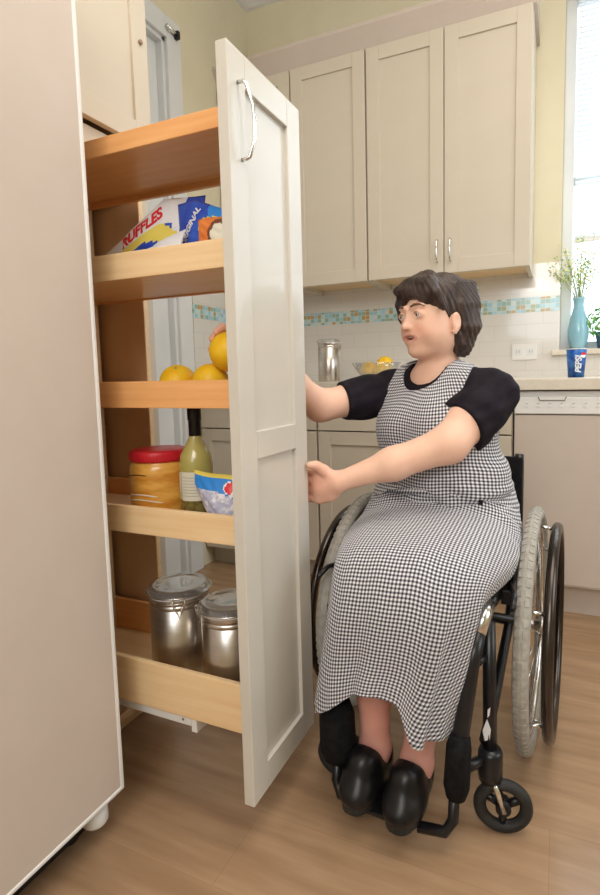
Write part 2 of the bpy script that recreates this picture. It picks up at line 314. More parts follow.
# right and rear walls, each with a window
def holed(name, axis, pos, th, a0, a1, h0, h1, z0, z1, n, m):
    q = MB(); lo, hi = sorted((pos, pos + th))
    def bx(u0, u1, c0, c1, l, h_, mt, mb, bev=0):
        if axis == 0: mb.box((l, u0, c0), (h_, u1, c1), mt, bev)
        else: mb.box((u0, l, c0), (u1, h_, c1), mt, bev)
    bx(a0, h0, 0, ZC, lo, hi, m, q); bx(h1, a1, 0, ZC, lo, hi, m, q); bx(h0, h1, 0, z0, lo, hi, m, q); bx(h0, h1, z1, ZC, lo, hi, m, q)
    struct(q.build(name)); f = MB(); c = (lo + hi) / 2
    for u0, u1, c0, c1 in ((h0, h0 + .05, z0, z1), (h1 - .05, h1, z0, z1), (h0 + .05, h1 - .05, z0, z0 + .05), (h0 + .05, h1 - .05, z1 - .05, z1), ((h0 + h1) / 2 - .02, (h0 + h1) / 2 + .02, z0 + .05, z1 - .05)):
        bx(u0, u1, c0, c1, c - .02, c + .02, paintw, f, 0.003)
    struct(f.build('window_%d' % n))
holed('wall_right', 0, F1, 0.12, -2.2, YB, 0.55, 1.95, 1.1, 2.6, 2, yellow)
holed('wall_rear', 1, -2.2, -0.12, XL - 0.12, F1 + 0.12, -0.72, 0.50, 1.35, 2.3, 3, yellow)
win = MB()
for x0, x1, z0, z1 in ((WX0, WX0 + 0.05, WZ0, WZ1), (WX1 - 0.05, WX1, WZ0, WZ1), (WX0 + 0.0505, WX1 - 0.0505, WZ0, WZ0 + 0.04), (WX0 + 0.0505, WX1 - 0.0505, WZ1 - 0.05, WZ1), (WX0 + 0.0505, 0.5995, 1.88, 1.92), (0.6405, WX1 - 0.0505, 1.88, 1.92), (0.6, 0.64, WZ0 + 0.0405, WZ1 - 0.0505)):
    win.box((x0, YB + 0.09, z0), (x1, YB + 0.13, z1), paintw, 0.004)
wn = struct(win.build('window_1'))
B((WX0 - 0.035, YB - 0.035, WZ0 - 0.025), (WX1 + 0.04, YB + 0.09, WZ0), counter, 0.004).build('window_sill', wn)
B((WX0 + 0.052, YB + 0.1345, WZ0 + 0.042), (WX1 - 0.052, YB + 0.1385, WZ1 - 0.052), glass).build('window_pane', wn)
# door in left wall
dr = MB(); dr.box((XL - 0.075, DY0 + 0.03, 0.01), (XL - 0.035, DY1 - 0.03, DZ - 0.03), paintw, 0.003)
door = struct(dr.build('door_1'))
fr = MB()
for a, b in (((XL - 0.12, DY0, 0), (XL, DY0 + 0.03, DZ)), ((XL - 0.12, DY1 - 0.03, 0), (XL, DY1, DZ)), ((XL - 0.12, DY0, DZ - 0.03), (XL, DY1, DZ)),
             ((XL, DY1 - 0.012, 0), (XL + 0.018, DY1 + 0.085, DZ + 0.085)), ((XL, DY0 - 0.085, 0), (XL + 0.018, DY0 + 0.012, DZ + 0.085)), ((XL, DY0 + 0.012, DZ - 0.012), (XL + 0.018, DY1 - 0.012, DZ + 0.085))):
    fr.box(a, b, paintw, 0.003)
fr.build('door_frame', door)
hk = MB(); hk.tube([(XL + 0.018, 2.10, 2.585), (XL + 0.03, 2.105, 2.585)], 0.010, chrome, 10); hk.tube([(XL + 0.03, 2.075, 2.588), (XL + 0.03, 2.15, 2.582)], 0.009, chrome, 10); hk.box((XL + 0.018, 2.138, 2.565), (XL + 0.042, 2.155, 2.6), blackp, 0.003)
hk.build('door_holder', door)
# ceiling crown
cr_ = MB()
cr_.prism([(YB, ZC - 0.055), (YB - 0.02, ZC - 0.05), (YB - 0.075, ZC - 0.012), (YB - 0.08, ZC), (YB, ZC)], 0, XL, F1, white)
struct(cr_.build('trim_1'))
cr2 = MB(); cr2.prism([(XL, ZC - 0.055), (XL + 0.02, ZC - 0.05), (XL + 0.075, ZC - 0.012), (XL + 0.08, ZC), (XL, ZC)], 1, -2.2, YB, white)
struct(cr2.build('trim_2'))

# ------------------------------------------------------------------ cabinets
def shaker(mb, axis, sgn, face, u0, u1, z0, z1, th=0.02, rail=0.06, m=None, mid=(), dep=0.008):
    """five-piece door: face plane position along axis (0=x,1=y), sgn = outward direction; u = other horizontal axis"""
    m = m or cream
    def bx(a0, a1, b0, b1, f, t, bev):
        lo, hi = sorted((f, f - sgn * t))
        if axis == 0: mb.box((lo, a0, b0), (hi, a1, b1), m, bev)
        else: mb.box((a0, lo, b0), (a1, hi, b1), m, bev)
    bv = 0.0016
    bx(u0, u0 + rail, z0, z1, face, th, bv); bx(u1 - rail, u1, z0, z1, face, th, bv)
    zs = [z0 + rail] + [q for p in mid for q in p] + [z1 - rail]
    bx(u0 + rail, u1 - rail, z0, z0 + rail, face, th, bv); bx(u0 + rail, u1 - rail, z1 - rail, z1, face, th, bv)
    for a, b in mid: bx(u0 + rail, u1 - rail, a, b, face, th, bv)
    bx(u0 + rail - 0.004, u1 - rail + 0.004, z0 + rail - 0.004, z1 - rail + 0.004, face - sgn * dep, th - dep - 0.002, 0)
    return mb
def bow_handle(parent, p0, p1, out, m, r=0.005, name='handle'):
    """curved pull between two points standing off along out"""
    p0, p1, out = Vector(p0), Vector(p1), Vector(out); pts = [p0]
    for i in range(13):
        t = i / 12; pts.append(p0.lerp(p1, 0.03 + 0.94 * t) + out * (0.72 + 0.28 * math.sin(PI * t)))
    pts.append(p1)
    return MB().tube(pts, r, m, 10).build(name, parent)

YU = 2.486  # face of the wall cabinets
ZU0, ZU1 = 1.44, 2.505
for x0, x1, doors, hand, lab in ((-1.692, -1.262, [(-1.690, -1.264)], None, 'cream wall cabinet in the corner, mostly behind the pull-out door'),
                                 (-1.260, -0.862, [(-1.257, -0.866)], None, 'cream single-door wall cabinet left of the double-door one'),
                                 (-0.860, -0.125, [(-0.857, -0.495), (-0.491, -0.127)], 1, 'cream double-door wall cabinet with two small handles beside the window')):
    t = thing('wall_cabinet', lab, 'cabinet', ((x0 + x1) / 2, YB - 0.01, ZU0), group='cream wall cabinets in a row')
    c = MB(); c.box((x0, YU + 0.022, ZU0), (x0 + 0.018, YB - 0.001, ZU1), cream); c.box((x1 - 0.018, YU + 0.022, ZU0), (x1, YB - 0.001, ZU1), cream)
    c.box((x0 + 0.018, YU + 0.022, ZU1 - 0.018), (x1 - 0.018, YB - 0.001, ZU1), cream); c.box((x0 + 0.018, YU + 0.04, ZU0 + 0.025), (x1 - 0.018, YB - 0.001, ZU0 + 0.043), beech)
    c.box((x0 + 0.018, YU + 0.022, ZU0 + 0.0), (x1 - 0.018, YU + 0.04, ZU0 + 0.043), beech); c.box((x0 + 0.018, YB - 0.02, ZU0 + 0.043), (x1 - 0.018, YB - 0.001, ZU1 - 0.018), cream)
    c.build('body', t)
    for i, (a, b) in enumerate(doors):
        d = shaker(MB(), 1, -1, YU, a, b, ZU0, ZU1 - 0.004, rail=0.062).build('door', t)
        if hand:
            hx = b - 0.028 if i == 0 else a + 0.028
            bow_handle(d, (hx, YU, ZU0 + 0.055), (hx, YU, ZU0 + 0.15), (0, -0.028, 0), chrome, 0.0045)
# fascia above the wall cabinets
fa = MB(); fa.prism([(YB - 0.001, ZU1 + 0.001), (YU + 0.02, ZU1 + 0.001), (YU - 0.005, ZU1 + 0.05), (YU - 0.025, ZU1 + 0.085), (YU - 0.025, ZU1 + 0.10), (YB - 0.001, ZU1 + 0.10)], 0, XL, -0.11, applw)
struct(fa.build('trim_3'))

YF, ZK0, ZK1 = 2.226, 0.10, 0.908
def base_unit(x0, x1, lab, split):
    t = thing('base_cabinet', lab, 'cabinet', ((x0 + x1) / 2, (YF + YB) / 2, 0), group='cream base cabinets under the counter')
    c = MB(); c.box((x0, YF + 0.021, ZK0), (x0 + 0.018, YB - 0.008, ZK1), cream); c.box((x1 - 0.018, YF + 0.021, ZK0), (x1, YB - 0.008, ZK1), cream)
    c.box((x0 + 0.018, YF + 0.021, ZK0), (x1 - 0.018, YB - 0.008, ZK0 + 0.018), cream); c.box((x0 + 0.018, YB - 0.026, ZK0 + 0.018), (x1 - 0.018, YB - 0.008, ZK1), cream)
    c.box((x0 + 0.018, YF + 0.021, ZK1 - 0.02), (x1 - 0.018, YB - 0.026, ZK1), cream); c.build('body', t)
    B((x0, YF + 0.07, 0.0), (x1, YF + 0.085, ZK0), cream).build('toe_kick', t)
    for a, b in split:
        MB().box((a, YF, 0.731), (b, YF + 0.02, ZK1 - 0.005), cream, 0.0018).build('drawer', t)
        shaker(MB(), 1, -1, YF, a, b, ZK0 + 0.002, 0.725, rail=0.06).build('door', t)
base_unit(-1.695, -1.034, 'cream base cabinet in the corner seen past the pull-out shelves', [(-1.690, -1.368), (-1.364, -1.037)])
base_unit(-1.030, -0.168, 'cream base cabinet with drawers directly behind the seated woman', [(-1.027, -0.602), (-0.598, -0.171)])
# dishwasher
t = thing('dishwasher', 'beige dishwasher with white control strip right of the wheelchair', 'dishwasher', (0.14, 2.5, 0))
MB().box((-0.162, YF + 0.025, 0.12), (0.44, YB - 0.03, 0.905), white).build('body', t)
MB().box((-0.160, YF, 0.135), (0.438, YF + 0.024, 0.812), applw, 0.003).build('door_panel', t)
cp = MB(); cp.box((-0.160, YF - 0.006, 0.816), (0.438, YF + 0.024, 0.882), white, 0.004); cp.box((-0.160, YF + 0.006, 0.882), (0.438, YF + 0.024, 0.905), white, 0.002)
cpo = cp.build('control_panel', t)
hb = MB(); hb.prism([(-0.075, 0.884), (0.03, 0.884), (0.024, 0.868), (-0.068, 0.868)], 1, YF - 0.0085, YF - 0.004, inkg)
hb.prism([(-0.071, 0.8845), (0.026, 0.8845), (0.021, 0.8715), (-0.065, 0.8715)], 1, YF - 0.0105, YF - 0.004, white); hb.build('door_latch', cpo)
for i in range(13):
    if i == 7: continue
    x = -0.115 + i * 0.042
    q = MB(); q.box((x - 0.006, YF - 0.008, 0.842), (x + 0.006, YF - 0.005, 0.852), inkg if False else paintw, 0.0008); q.box((x - 0.004, YF - 0.0068, 0.8555), (x + 0.006, YF - 0.0058, 0.8575), inkg)
    q.build('button', cpo)
MB().box((-0.160, YF + 0.01, 0.128), (0.438, YF + 0.03, 0.134), white).build('lower_trim', t)
MB().box((-0.160, YF + 0.06, 0.0), (0.438, YF + 0.075, 0.128), applw).build('toe_kick', t)
base_unit(0.444, 1.3, 'cream base cabinet right of the dishwasher', [(0.447, 0.87), (0.874, 1.297)])
# worktop
tag(MB().box((XL + 0.001, YF - 0.022, 0.910), (1.65, YB - 0.007, 0.955), counter, 0.004).build('worktop'), 'long cream worktop running along the back wall', 'worktop')

# ------------------------------------------------------------------ pantry cabinet (left)
PX, PY0, PY1 = -1.05, 0.850, 1.150
t = thing('pantry_cabinet', 'tall cream pantry housing behind the fridge with brown interior', 'cabinet', (-1.37, 1.0, 0))
c = MB(); c.box((XL + 0.002, PY0 - 0.02, 0.06), (PX, PY0 - 0.002, 2.62), cream); 
c.box((XL + 0.002, PY1 + 0.002, 0.06), (PX, PY1 + 0.038, 2.62), cream)
c.box((XL + 0.002, PY0 - 0.002, 2.60), (PX, PY1 + 0.002, 2.62), cream); c.build('body', t)
i_ = MB(); i_.box((XL + 0.02, PY1 - 0.002, 0.10), (PX + 0.001, PY1 + 0.002, 1.53), brownply); i_.box((XL + 0.02, PY0 - 0.002, 0.10), (PX + 0.001, PY0 + 0.002, 1.53), brownply)
i_.box((XL + 0.003, PY0 - 0.001, 0.10), (XL + 0.02, PY1 + 0.001, 1.53), brownply); i_.box((XL + 0.02, PY0, 0.08), (PX, PY1, 0.098), brownply); i_.build('interior', t)
MB().box((PX - 0.02, PY0 - 0.002, 1.535), (PX + 0.002, PY1 + 0.002, 1.592), cream, 0.001).build('face_rail', t)
MB().box((PX - 0.08, PY0 - 0.02, 0.0), (PX - 0.065, PY1 + 0.02, 0.10), brownply).build('toe_kick', t)
MB().box((PX + 0.0005, PY1 - 0.001, 0.10), (PX + 0.003, PY1 + 0.014, 1.53), beech).build('edge_band', t)
d = shaker(MB(), 0, 1, PX + 0.024, PY0 - 0.018, PY1 + 0.040, 1.602, 2.60, rail=0.055).build('upper_door', t)
MB().lathe([(0.0, 0.004), (0.006, 0.004), (0.006, 0.0), (0.004, -0.003)], (PX + 0.026, PY1 + 0.012, 1.862), dark_brown, 16, 'x').build('bumper', d)
bow_handle(d, (PX + 0.024, PY0 + 0.02, 1.66), (PX + 0.024, PY0 + 0.02, 1.80), (0.032, 0, 0), chrome, 0.005)

# ------------------------------------------------------------------ pull-out pantry
DX = -0.559; DN, DF = 0.856, 1.146; SY0, SY1 = 0.872, 1.130; SX0, SX1 = -1.195, -0.5835
t = thing('pull_out_pantry', 'tall pull-out pantry rack drawn out beside the fridge, five wooden shelves behind cream door', 'pull-out pantry', (-0.85, 1.0, 0.1))
d = shaker(MB(), 0, 1, DX, DN, DF, 0.098, 1.589, th=0.024, rail=0.060, m=creamD, mid=((0.815, 0.872),), dep=0.009).build('door_front', t)
hp = MB(); ya, yb_ = 0.889, 0.900; zt, zb = 1.528, 1.392; xo = DX
hp.tube([(xo, ya, zt), (xo + 0.012, ya, zt), (xo + 0.018, ya + 0.002, zt - 0.006), (xo + 0.026, ya + 0.010, zt - 0.040), (xo + 0.027, ya + 0.012, (zt + zb) / 2), (xo + 0.026, ya + 0.012, zb + 0.035), (xo + 0.016, yb_ - 0.002, zb + 0.003), (xo + 0.010, yb_ - 0.004, zb), (xo, yb_ - 0.004, zb)], 0.0036, chrome, 10)
hp.build('handle', d)
for z0, z1, zb0, bt, m in ((1.449, 1.486, 1.463, 0.014, beechO), (1.193, 1.248, 1.196, 0.014, beech), (0.921, 0.978, 0.924, 0.012, beechO), (0.643, 0.704, 0.646, 0.014, beech), (0.240, 0.347, 0.246, 0.014, beech)):
    s = MB(); s.box((SX0, SY0 + 0.012, zb0), (SX1, SY1 - 0.012, zb0 + bt), m).box((SX0, SY0, z0), (SX0 + 0.012, SY1, z1), m)
    so = s.build('shelf', t)
    MB().box((SX0 + 0.012, SY0, z0), (SX1, SY0 + 0.012, z1), m, 0.002).build('rail', so)
    MB().box((SX0 + 0.012, SY1 - 0.012, z0), (SX1, SY1, z1), beechO, 0.002).build('rail', so)
MB().box((SX0 - 0.016, SY0, 0.20), (SX0, SY1, 1.50), beech, 0.002).build('back_panel', t)
g = MB(); g.box((-1.30, 0.885, 0.212), (-0.736, 0.925, 0.238), white, 0.002); g.box((-1.30, 1.075, 0.212), (-0.736, 1.115, 0.238), white, 0.002); g.box((-0.735, 0.885, 0.200), (-0.72, 1.115, 0.239), white, 0.001)
g.tube([(-0.757, 0.8835, 0.224), (-0.757, 0.8849, 0.224)], 0.003, dark_brown, 8)
g.build('runner', t)

# ------------------------------------------------------------------ refrigerator
FX, FY = -0.85, 0.790
t = thing('refrigerator', 'large beige refrigerator with a painted-in door edge highlight filling the left side', 'refrigerator', (-1.2, 0.35, 0))
MB().box((XL + 0.03, -0.10, 0.07), (FX - 0.07, FY - 0.005, 1.86), applw, 0.006).build('body', t)
MB().box((FX - 0.062, -0.10, 0.108), (FX, FY - 0.0, 1.85), applw, 0.004).build('door', t)
e = MB(); e.box((FX - 0.05, FY - 0.0055, 0.103), (FX + 0.0025, FY + 0.0035, 1.852), white, 0.0028); e.box((FX - 0.05, -0.10, 0.1015), (FX + 0.0025, FY + 0.0035, 0.1095), white, 0.0028)  # white strips paint in the highlight along the rounded door edge
e.build('door_edge_highlight', t)
MB().box((FX - 0.12, -0.10, 0.012), (FX - 0.075, FY - 0.02, 0.07), blackp).build('toe_grille', t)
MB().lathe([(0.0, 0), (0.022, 0), (0.026, 0.006), (0.026, 0.05), (0.0, 0.052)], (FX - 0.035, FY - 0.045, 0.048), white, 24).build('hinge_cover', t)
MB().lathe([(0.0, 0), (0.02, 0), (0.02, 0.06), (0.0, 0.06)], (FX - 0.10, FY - 0.06, 0.0), blackp, 16).build('foot', t)

# ------------------------------------------------------------------ small things
def copy_tree(o, parent=None):
    c = o.copy(); COL.objects.link(c); c.parent = parent
    for ch in list(o.children): copy_tree(ch, c)
    return c
# citrus
def make_fruit(r):
    prof = []; n = 18
    for i in range(n + 1):
        a = PI * i / n; rr = r * math.sin(a); zz = -r * 0.96 * math.cos(a)
        if i >= n - 1: zz -= 0.0015
        prof.append((max(rr, 0.0001), zz))
    mb = MB(); mb.lathe(prof, (0, 0, 0), citrus, 28); return mb
fr0 = make_fruit(0.042).build('orange'); MB().lathe([(0.0001, 0.0), (0.003, 0.0006), (0.0035, 0.0)], (0, 0, 0.0393), stemm, 10).build('stem_button', fr0, local=True)
spots = [((-0.812, 0.99, 0.933 + 0.0405), 'leftmost yellow-orange fruit resting on the third shelf', 'oranges on the pull-out shelf', (0.5, 0.3)),
         ((-0.724, 0.995, 0.933 + 0.0405), 'yellow-orange fruit on the third shelf just under the held one', 'oranges on the pull-out shelf', (-0.6, 0.4)),
         ((-0.633, 1.042, 0.933 + 0.0405), 'yellow-orange fruit on the third shelf tucked against the door', 'oranges on the pull-out shelf', (0.2, -0.7)),
         ((-0.664, 0.985, 1.038), 'yellow-orange fruit held in the woman\'s hand above the third shelf', 'oranges on the pull-out shelf', (-0.6, 0.5)),
         ((-0.775, 2.47, 1.030), 'upper orange in the glass bowl on the worktop', 'oranges in the glass bowl', (0.9, 0.2)),
         ((-0.846, 2.44, 1.006), 'left orange in the glass bowl on the worktop', 'oranges in the glass bowl', (0.3, 0.8)),
         ((-0.770, 2.40, 1.000), 'lower front orange in the glass bowl on the worktop', 'oranges in the glass bowl', (0.3, 0.8))]
for i, (p, lab, grp, r) in enumerate(spots):
    o = fr0 if i == 0 else copy_tree(fr0)
    o.location = p; o.rotation_euler = (r[0], r[1], 0); tag(o, lab, 'orange', grp)
    if i == 3: o.scale = (1.07,) * 3
# glass bowl on the worktop
t = MB(); t.lathe([(0.0001, 0.003), (0.05, 0.003), (0.055, 0.0), (0.06, 0.003), (0.085, 0.04), (0.115, 0.085), (0.119, 0.085), (0.09, 0.040), (0.06, 0.008), (0.05, 0.0075), (0.0001, 0.0075)], (0, 0, 0), glass, 48)
tag(t.build('glass_bowl', loc=(0, 0, 0)), 'clear glass fruit bowl on the worktop behind the woman\'s shoulder', 'bowl').location = (-0.805, 2.43, 0.9555)

# canisters
def canister(loc, r, h, lab, grp, rz=0, clear=True):
    t = thing('canister', lab, 'canister', loc, rz, grp)
    b = MB(); b.lathe([(0.0001, 0), (r * 0.97, 0), (r, 0.004), (r, h * 0.80), (r * 0.975, h * 0.805), (r * 0.975, h * 0.815), (r, h * 0.82), (r, h * 0.85), (r * 0.975, h * 0.855), (r * 0.975, h * 0.865), (r, h * 0.87), (r, h * 0.93), (r * 0.98, h * 0.94)], (0, 0, 0), steel, 48)
    b.build('body', t, local=True)
    g = MB(); g.lathe([(r * 0.97, h * 0.935), (r * 1.06, h * 0.94), (r * 1.09, h * 0.955), (r * 1.06, h * 0.972), (r * 0.98, h * 0.978), (r * 1.0, h * 0.985), (r * 1.02, h * 0.995), (r * 0.97, h * 1.01), (r * 0.80, h * 1.012), (r * 0.76, h * 1.0), (r * 0.4, h * 1.006), (0.0001, h * 1.008)], (0, 0, 0), glass, 48)
    g.lathe([(0.0001, h * 0.97), (r * 0.9, h * 0.965), (r * 0.95, h * 0.94)], (0, 0, 0), glass, 48)
    g.build('lid', t, local=True)
    s = MB(); s.lathe([(r * 0.98, h * 0.918), (r * 1.035, h * 0.925), (r * 1.035, h * 0.935), (r * 0.98, h * 0.94)], (0, 0, 0), foilw, 40); s.build('seal', t, local=True)
    wv = MB(); R1 = r * 1.095
    wv.tube([(R1 * math.cos(a), R1 * math.sin(a), h * 0.957) for a in np.linspace(0, 2 * PI, 40, endpoint=False)], 0.0016, chrome, 6, closed=True)
    wv.tube([(R1 * math.cos(a), R1 * math.sin(a), h * 0.955 - 0.012) for a in np.linspace(-0.7, 0.7, 9)], 0.0014, chrome, 6)
    for sy in (-1, 1):
        wv.tube([(R1 + 0.001, sy * 0.012, h * 0.96), (R1 + 0.008, sy * 0.014, h * 0.94), (R1 + 0.004, sy * 0.012, h * 0.87), (R1 + 0.002, sy * 0.004, h * 0.80)], 0.0016, chrome, 6)
    wv.tube([(R1 + 0.001, -0.012, h * 0.90), (R1 + 0.010, -0.008, h * 0.88), (R1 + 0.006, 0.0, h * 0.76), (R1 + 0.010, 0.008, h * 0.88), (R1 + 0.001, 0.012, h * 0.90)], 0.0016, chrome, 6)
    wv.tube([(-R1, -0.02, h * 0.957), (-R1 - 0.006, -0.01, h * 0.95), (-R1 - 0.006, 0.01, h * 0.95), (-R1, 0.02, h * 0.957)], 0.0018, chrome, 6)
    wv.build('wire_clamp', t, local=True)
    return t
canister((-0.848, 1.0, 0.2605), 0.071, 0.222, 'taller steel canister with clear clamp lid, left one on the bottom shelf', 'steel canisters on the bottom shelf', -0.9)
canister((-0.682, 0.975, 0.2605), 0.066, 0.214, 'shorter steel canister with clamp lid on the bottom shelf against the door', 'steel canisters on the bottom shelf', PI + 0.25)
canister((-1.058, 2.44, 0.9555), 0.053, 0.205, 'steel canister with clamp lid standing on the worktop beside the pull-out door', 'steel canisters on the worktop', 0.9)

# jar
t = thing('jar', 'large glass jar of orange preserve with a red lid on the fourth shelf', 'jar', (-0.882, 0.995, 0.6605))
b = MB(); r = 0.071
b.lathe([(0.0001, 0.0), (r * 0.92, 0.0), (r, 0.008), (r, 0.05), (r * 0.985, 0.055), (r * 0.985, 0.06), (r, 0.065), (r, 0.112), (r * 0.96, 0.122), (r * 0.86, 0.130), (r * 0.86, 0.136)], (0, 0, 0), peach, 48); b.build('filled_body', t, local=True)
b = MB()
for z, a0 in ((0.098, 3.6), (0.052, 3.9), (0.040, 4.1)):
    b.tube([(r * 1.0 * math.cos(a), r * 1.0 * math.sin(a), z + 0.004 * math.sin(3 * a)) for a in np.linspace(a0, a0 + 1.4, 14)], [0.0004] + [0.0016] * 12 + [0.0004], brownw if z > 0.08 else paper, 6)
b.build('fruit_slices', t, local=True)
b = MB(); b.lathe([(r * 0.88, 0.129), (r * 0.95, 0.130), (r * 0.97, 0.134), (r * 0.97, 0.150), (r * 0.94, 0.154), (r * 0.86, 0.1555), (0.0001, 0.155)], (0, 0, 0), redlid, 48)
for k in range(60):
    a = 2 * PI * k / 60; b.box((r * 0.965 * math.cos(a) - 0.0008, r * 0.965 * math.sin(a) - 0.0008, 0.133), (r * 0.965 * math.cos(a) + 0.0008, r * 0.965 * math.sin(a) + 0.0008, 0.149), redlid)
b.build('lid', t, local=True)
# bottle
t = thing('bottle', 'glass bottle of yellow-green dressing with black neck between jar and bag', 'bottle', (-0.771, 0.99, 0.6605))
r = 0.0385; b = MB(); b.lathe([(r * 0.985, 0.042), (r, 0.044), (r, 0.125), (r * 0.93, 0.145), (r * 0.66, 0.165), (r * 0.42, 0.182), (0.0125, 0.195)], (0, 0, 0), wine, 40); b.build('glass_body', t, local=True)
b = MB(); b.lathe([(0.0001, 0.0), (r * 0.9, 0.0), (r, 0.006), (r, 0.044)], (0, 0, 0), herb, 40); b.build('sediment', t, local=True)
b = MB(); b.lathe([(0.013, 0.188), (0.0142, 0.190), (0.0142, 0.225), (0.0158, 0.227), (0.0158, 0.252), (0.014, 0.255), (0.0001, 0.255)], (0, 0, 0), blackp, 24); b.build('neck_cap', t, local=True)
def curved_label(r, a0, a1, z0, z1, m, n=14):
    vs = [(r * math.cos(a), r * math.sin(a), z) for a in np.linspace(a0, a1, n) for z in (z0, z1)]
    vs += [((r - 0.0006) * math.cos(a), (r - 0.0006) * math.sin(a), z) for a in np.linspace(a0, a1, n) for z in (z0, z1)]
    fs = [(2 * i, 2 * i + 2, 2 * i + 3, 2 * i + 1) for i in range(n - 1)] + [(2 * n + 2 * i, 2 * n + 2 * i + 1, 2 * n + 2 * i + 3, 2 * n + 2 * i + 2) for i in range(n - 1)]
    return vs, fs
b = MB(); b.add(*curved_label(r + 0.0009, 3.5, 4.25, 0.046, 0.108, paper), paper, True); b.add(*curved_label(r + 0.0013, 3.55, 4.2, 0.047, 0.062, inklime), inklime, True); b.build('front_label', t, local=True)
b = MB(); b.add(*curved_label(r + 0.0009, 4.33, 5.75, 0.044, 0.110, paper), paper, True)
for k in range(7): b.add(*curved_label(r + 0.0013, 4.45, 5.4 if k % 2 else 5.6, 0.055 + k * 0.007, 0.0558 + k * 0.007, inkg), inkg, True)
b.build('back_label', t, local=True)

# wrapper bags --------------------------------------------------------
def bag_mesh(W, Hh, T, seed, nu=44, nv=30, amp=0.006, zf=lambda u: 1.0):
    """pillow bag in local x (width) z (height), thickness y, crumpled; returns verts, faces and grid size"""
    rg = np.random.default_rng(seed); ks = [(rg.uniform(4, 16), rg.uniform(4, 16), rg.uniform(0, 6.3), rg.uniform(.4, 1)) for _ in range(7)]
    V = []; Fc = []
    for side in (-1, 1):
        for j in range(nv + 1):
            for i in range(nu + 1):
                u, v = i / nu, j / nv
                puff = (max(0, math.sin(PI * u)) ** 0.6) * (max(0, math.sin(PI * v)) ** 0.5)
                cr = sum(a * (1 - abs(math.sin(p * u + q * v + f + side))) for p, q, f, a in ks) / 3 - 0.8
                y = side * T * 0.5 * puff + amp * cr * (puff + 0.25)
                V.append(((u - .5) * W * (1 - .06 * math.sin(PI * v)) + amp * .4 * cr, y, v * Hh * zf(u) + amp * .3 * math.sin(9 * u + seed) * v))
        o = 0 if side < 0 else (nu + 1) * (nv + 1)
        for j in range(nv):
            for i in range(nu):
                a = o + j * (nu + 1) + i; q = (a, a + 1, a + nu + 2, a + nu + 1); Fc.append(q if side < 0 else q[::-1])
    return V, Fc, nu, nv
def bag(name, lab, cat, grp, loc, rot, W, Hh, T, seed, pick, mats, amp=0.006, zf=lambda u: 1.0):
    V, Fc, nu, nv = bag_mesh(W, Hh, T, seed, amp=amp, zf=zf)
    me = bpy.data.meshes.new(name); me.from_pydata(V, [], Fc)
    for m in mats: me.materials.append(m)
    idx = []
    for s in (0, 1):
        for j in range(nv):
            for i in range(nu): idx.append(pick((i + .5) / nu, (j + .5) / nv, s))
    me.polygons.foreach_set('material_index', idx); me.polygons.foreach_set('use_smooth', [True] * len(Fc))
    bm = bmesh.new(); bm.from_mesh(me); bmesh.ops.remove_doubles(bm, verts=bm.verts[:], dist=0.0006); bm.to_mesh(me); bm.free()
    o = bpy.data.objects.new(name, me); COL.objects.link(o); o.location = loc; o.rotation_euler = rot
    return tag(o, lab, cat, grp)
def lay(u, v, s):
    if v > 0.68 and u < .85: return 0
    if v > .8: return 1
    if (u - .45) ** 2 * 2 + (v - .75) ** 2 * 5 < .03: return 3
    if v < 0.22: return 1
    if abs(v - .42 - .25 * math.sin(4 * u)) < .13: return 2
    return 1 if u < .75 else 0
WR = 'snack bags on the second shelf'
g1 = bag('snack_bag', 'crumpled blue, yellow and white snack bag with red lettering, left on the second shelf', 'bag', WR, (-0.885, 1.00, 1.212), (math.radians(-5), 0, 0.05), 0.30, 0.185, 0.034, 3, lay, [foilw, foilb, foily, foilr], zf=lambda u: 0.36 + 0.64 * min(1, u / 0.62) - 0.1 * max(0, u - .8))
def lay2(u, v, s):
    if u + v * .6 < .35: return 0
    if (u - .62) ** 2 + (v - .60) ** 2 < .05: return 2
    if (u - .8) ** 2 * 1.5 + (v - .25) ** 2 < .03: return 2
    return 1 if v < .6 or u < .5 else 4
g2 = bag('snack_bag', 'blue snack bag with yellow blobs standing in the middle of the second shelf', 'bag', WR, (-0.705, 0.985, 1.212), (math.radians(-5), 0, -0.05), 0.19, 0.165, 0.034, 5, lay2, [foilw, foilb, foily, foilr, skyb], zf=lambda u: 1.0 - 0.42 * max(0, u - .25))
g3 = bag('snack_bag', 'plain white folded wrapper lying over the blue bags', 'bag', WR, (-0.820, 0.935, 1.212), (math.radians(-18), 0, 0.0), 0.14, 0.10, 0.022, 8, lambda u, v, s: 0, [foilw], amp=0.006, zf=lambda u: 0.50 + 0.50 * u)
def lay4(u, v, s):
    d = ((u - .62) / 1.0) ** 2 + ((v - .62) / 1.2) ** 2
    return 2 if d < .035 else 1 if d < .075 else 0
g4 = bag('snack_bag', 'orange and brown snack packet at the right end of the second shelf', 'bag', WR, (-0.643, 0.915, 1.212), (math.radians(-6), 0, 0.0), 0.088, 0.095, 0.02, 12, lay4, [oranw, brownw, paper], amp=0.004)
bpy.context.view_layer.update()
from mathutils.bvhtree import BVHTree
def on_bag(o, text, size, m, uv, ang):
    q = letters(text, size, m, (0, 0, 0), (0, 0, 0), o, bold=size * 0.035, shear=0.3)
    bv = BVHTree.FromPolygons([v.co for v in o.data.vertices], [p.vertices[:] for p in o.data.polygons])
    ca, sa = math.cos(ang), math.sin(ang)
    for v in q.data.vertices:
        x = uv[0] + v.co.x * ca - v.co.y * sa; z = uv[1] + v.co.x * sa + v.co.y * ca
        h = bv.ray_cast(Vector((x, -0.3, z)), Vector((0, 1, 0)))[0]
        v.co = (x, (h.y if h else 0) - 0.0012 - v.co.z, z)
    q.location = (0, 0, 0); q.rotation_euler = (0, 0, 0)
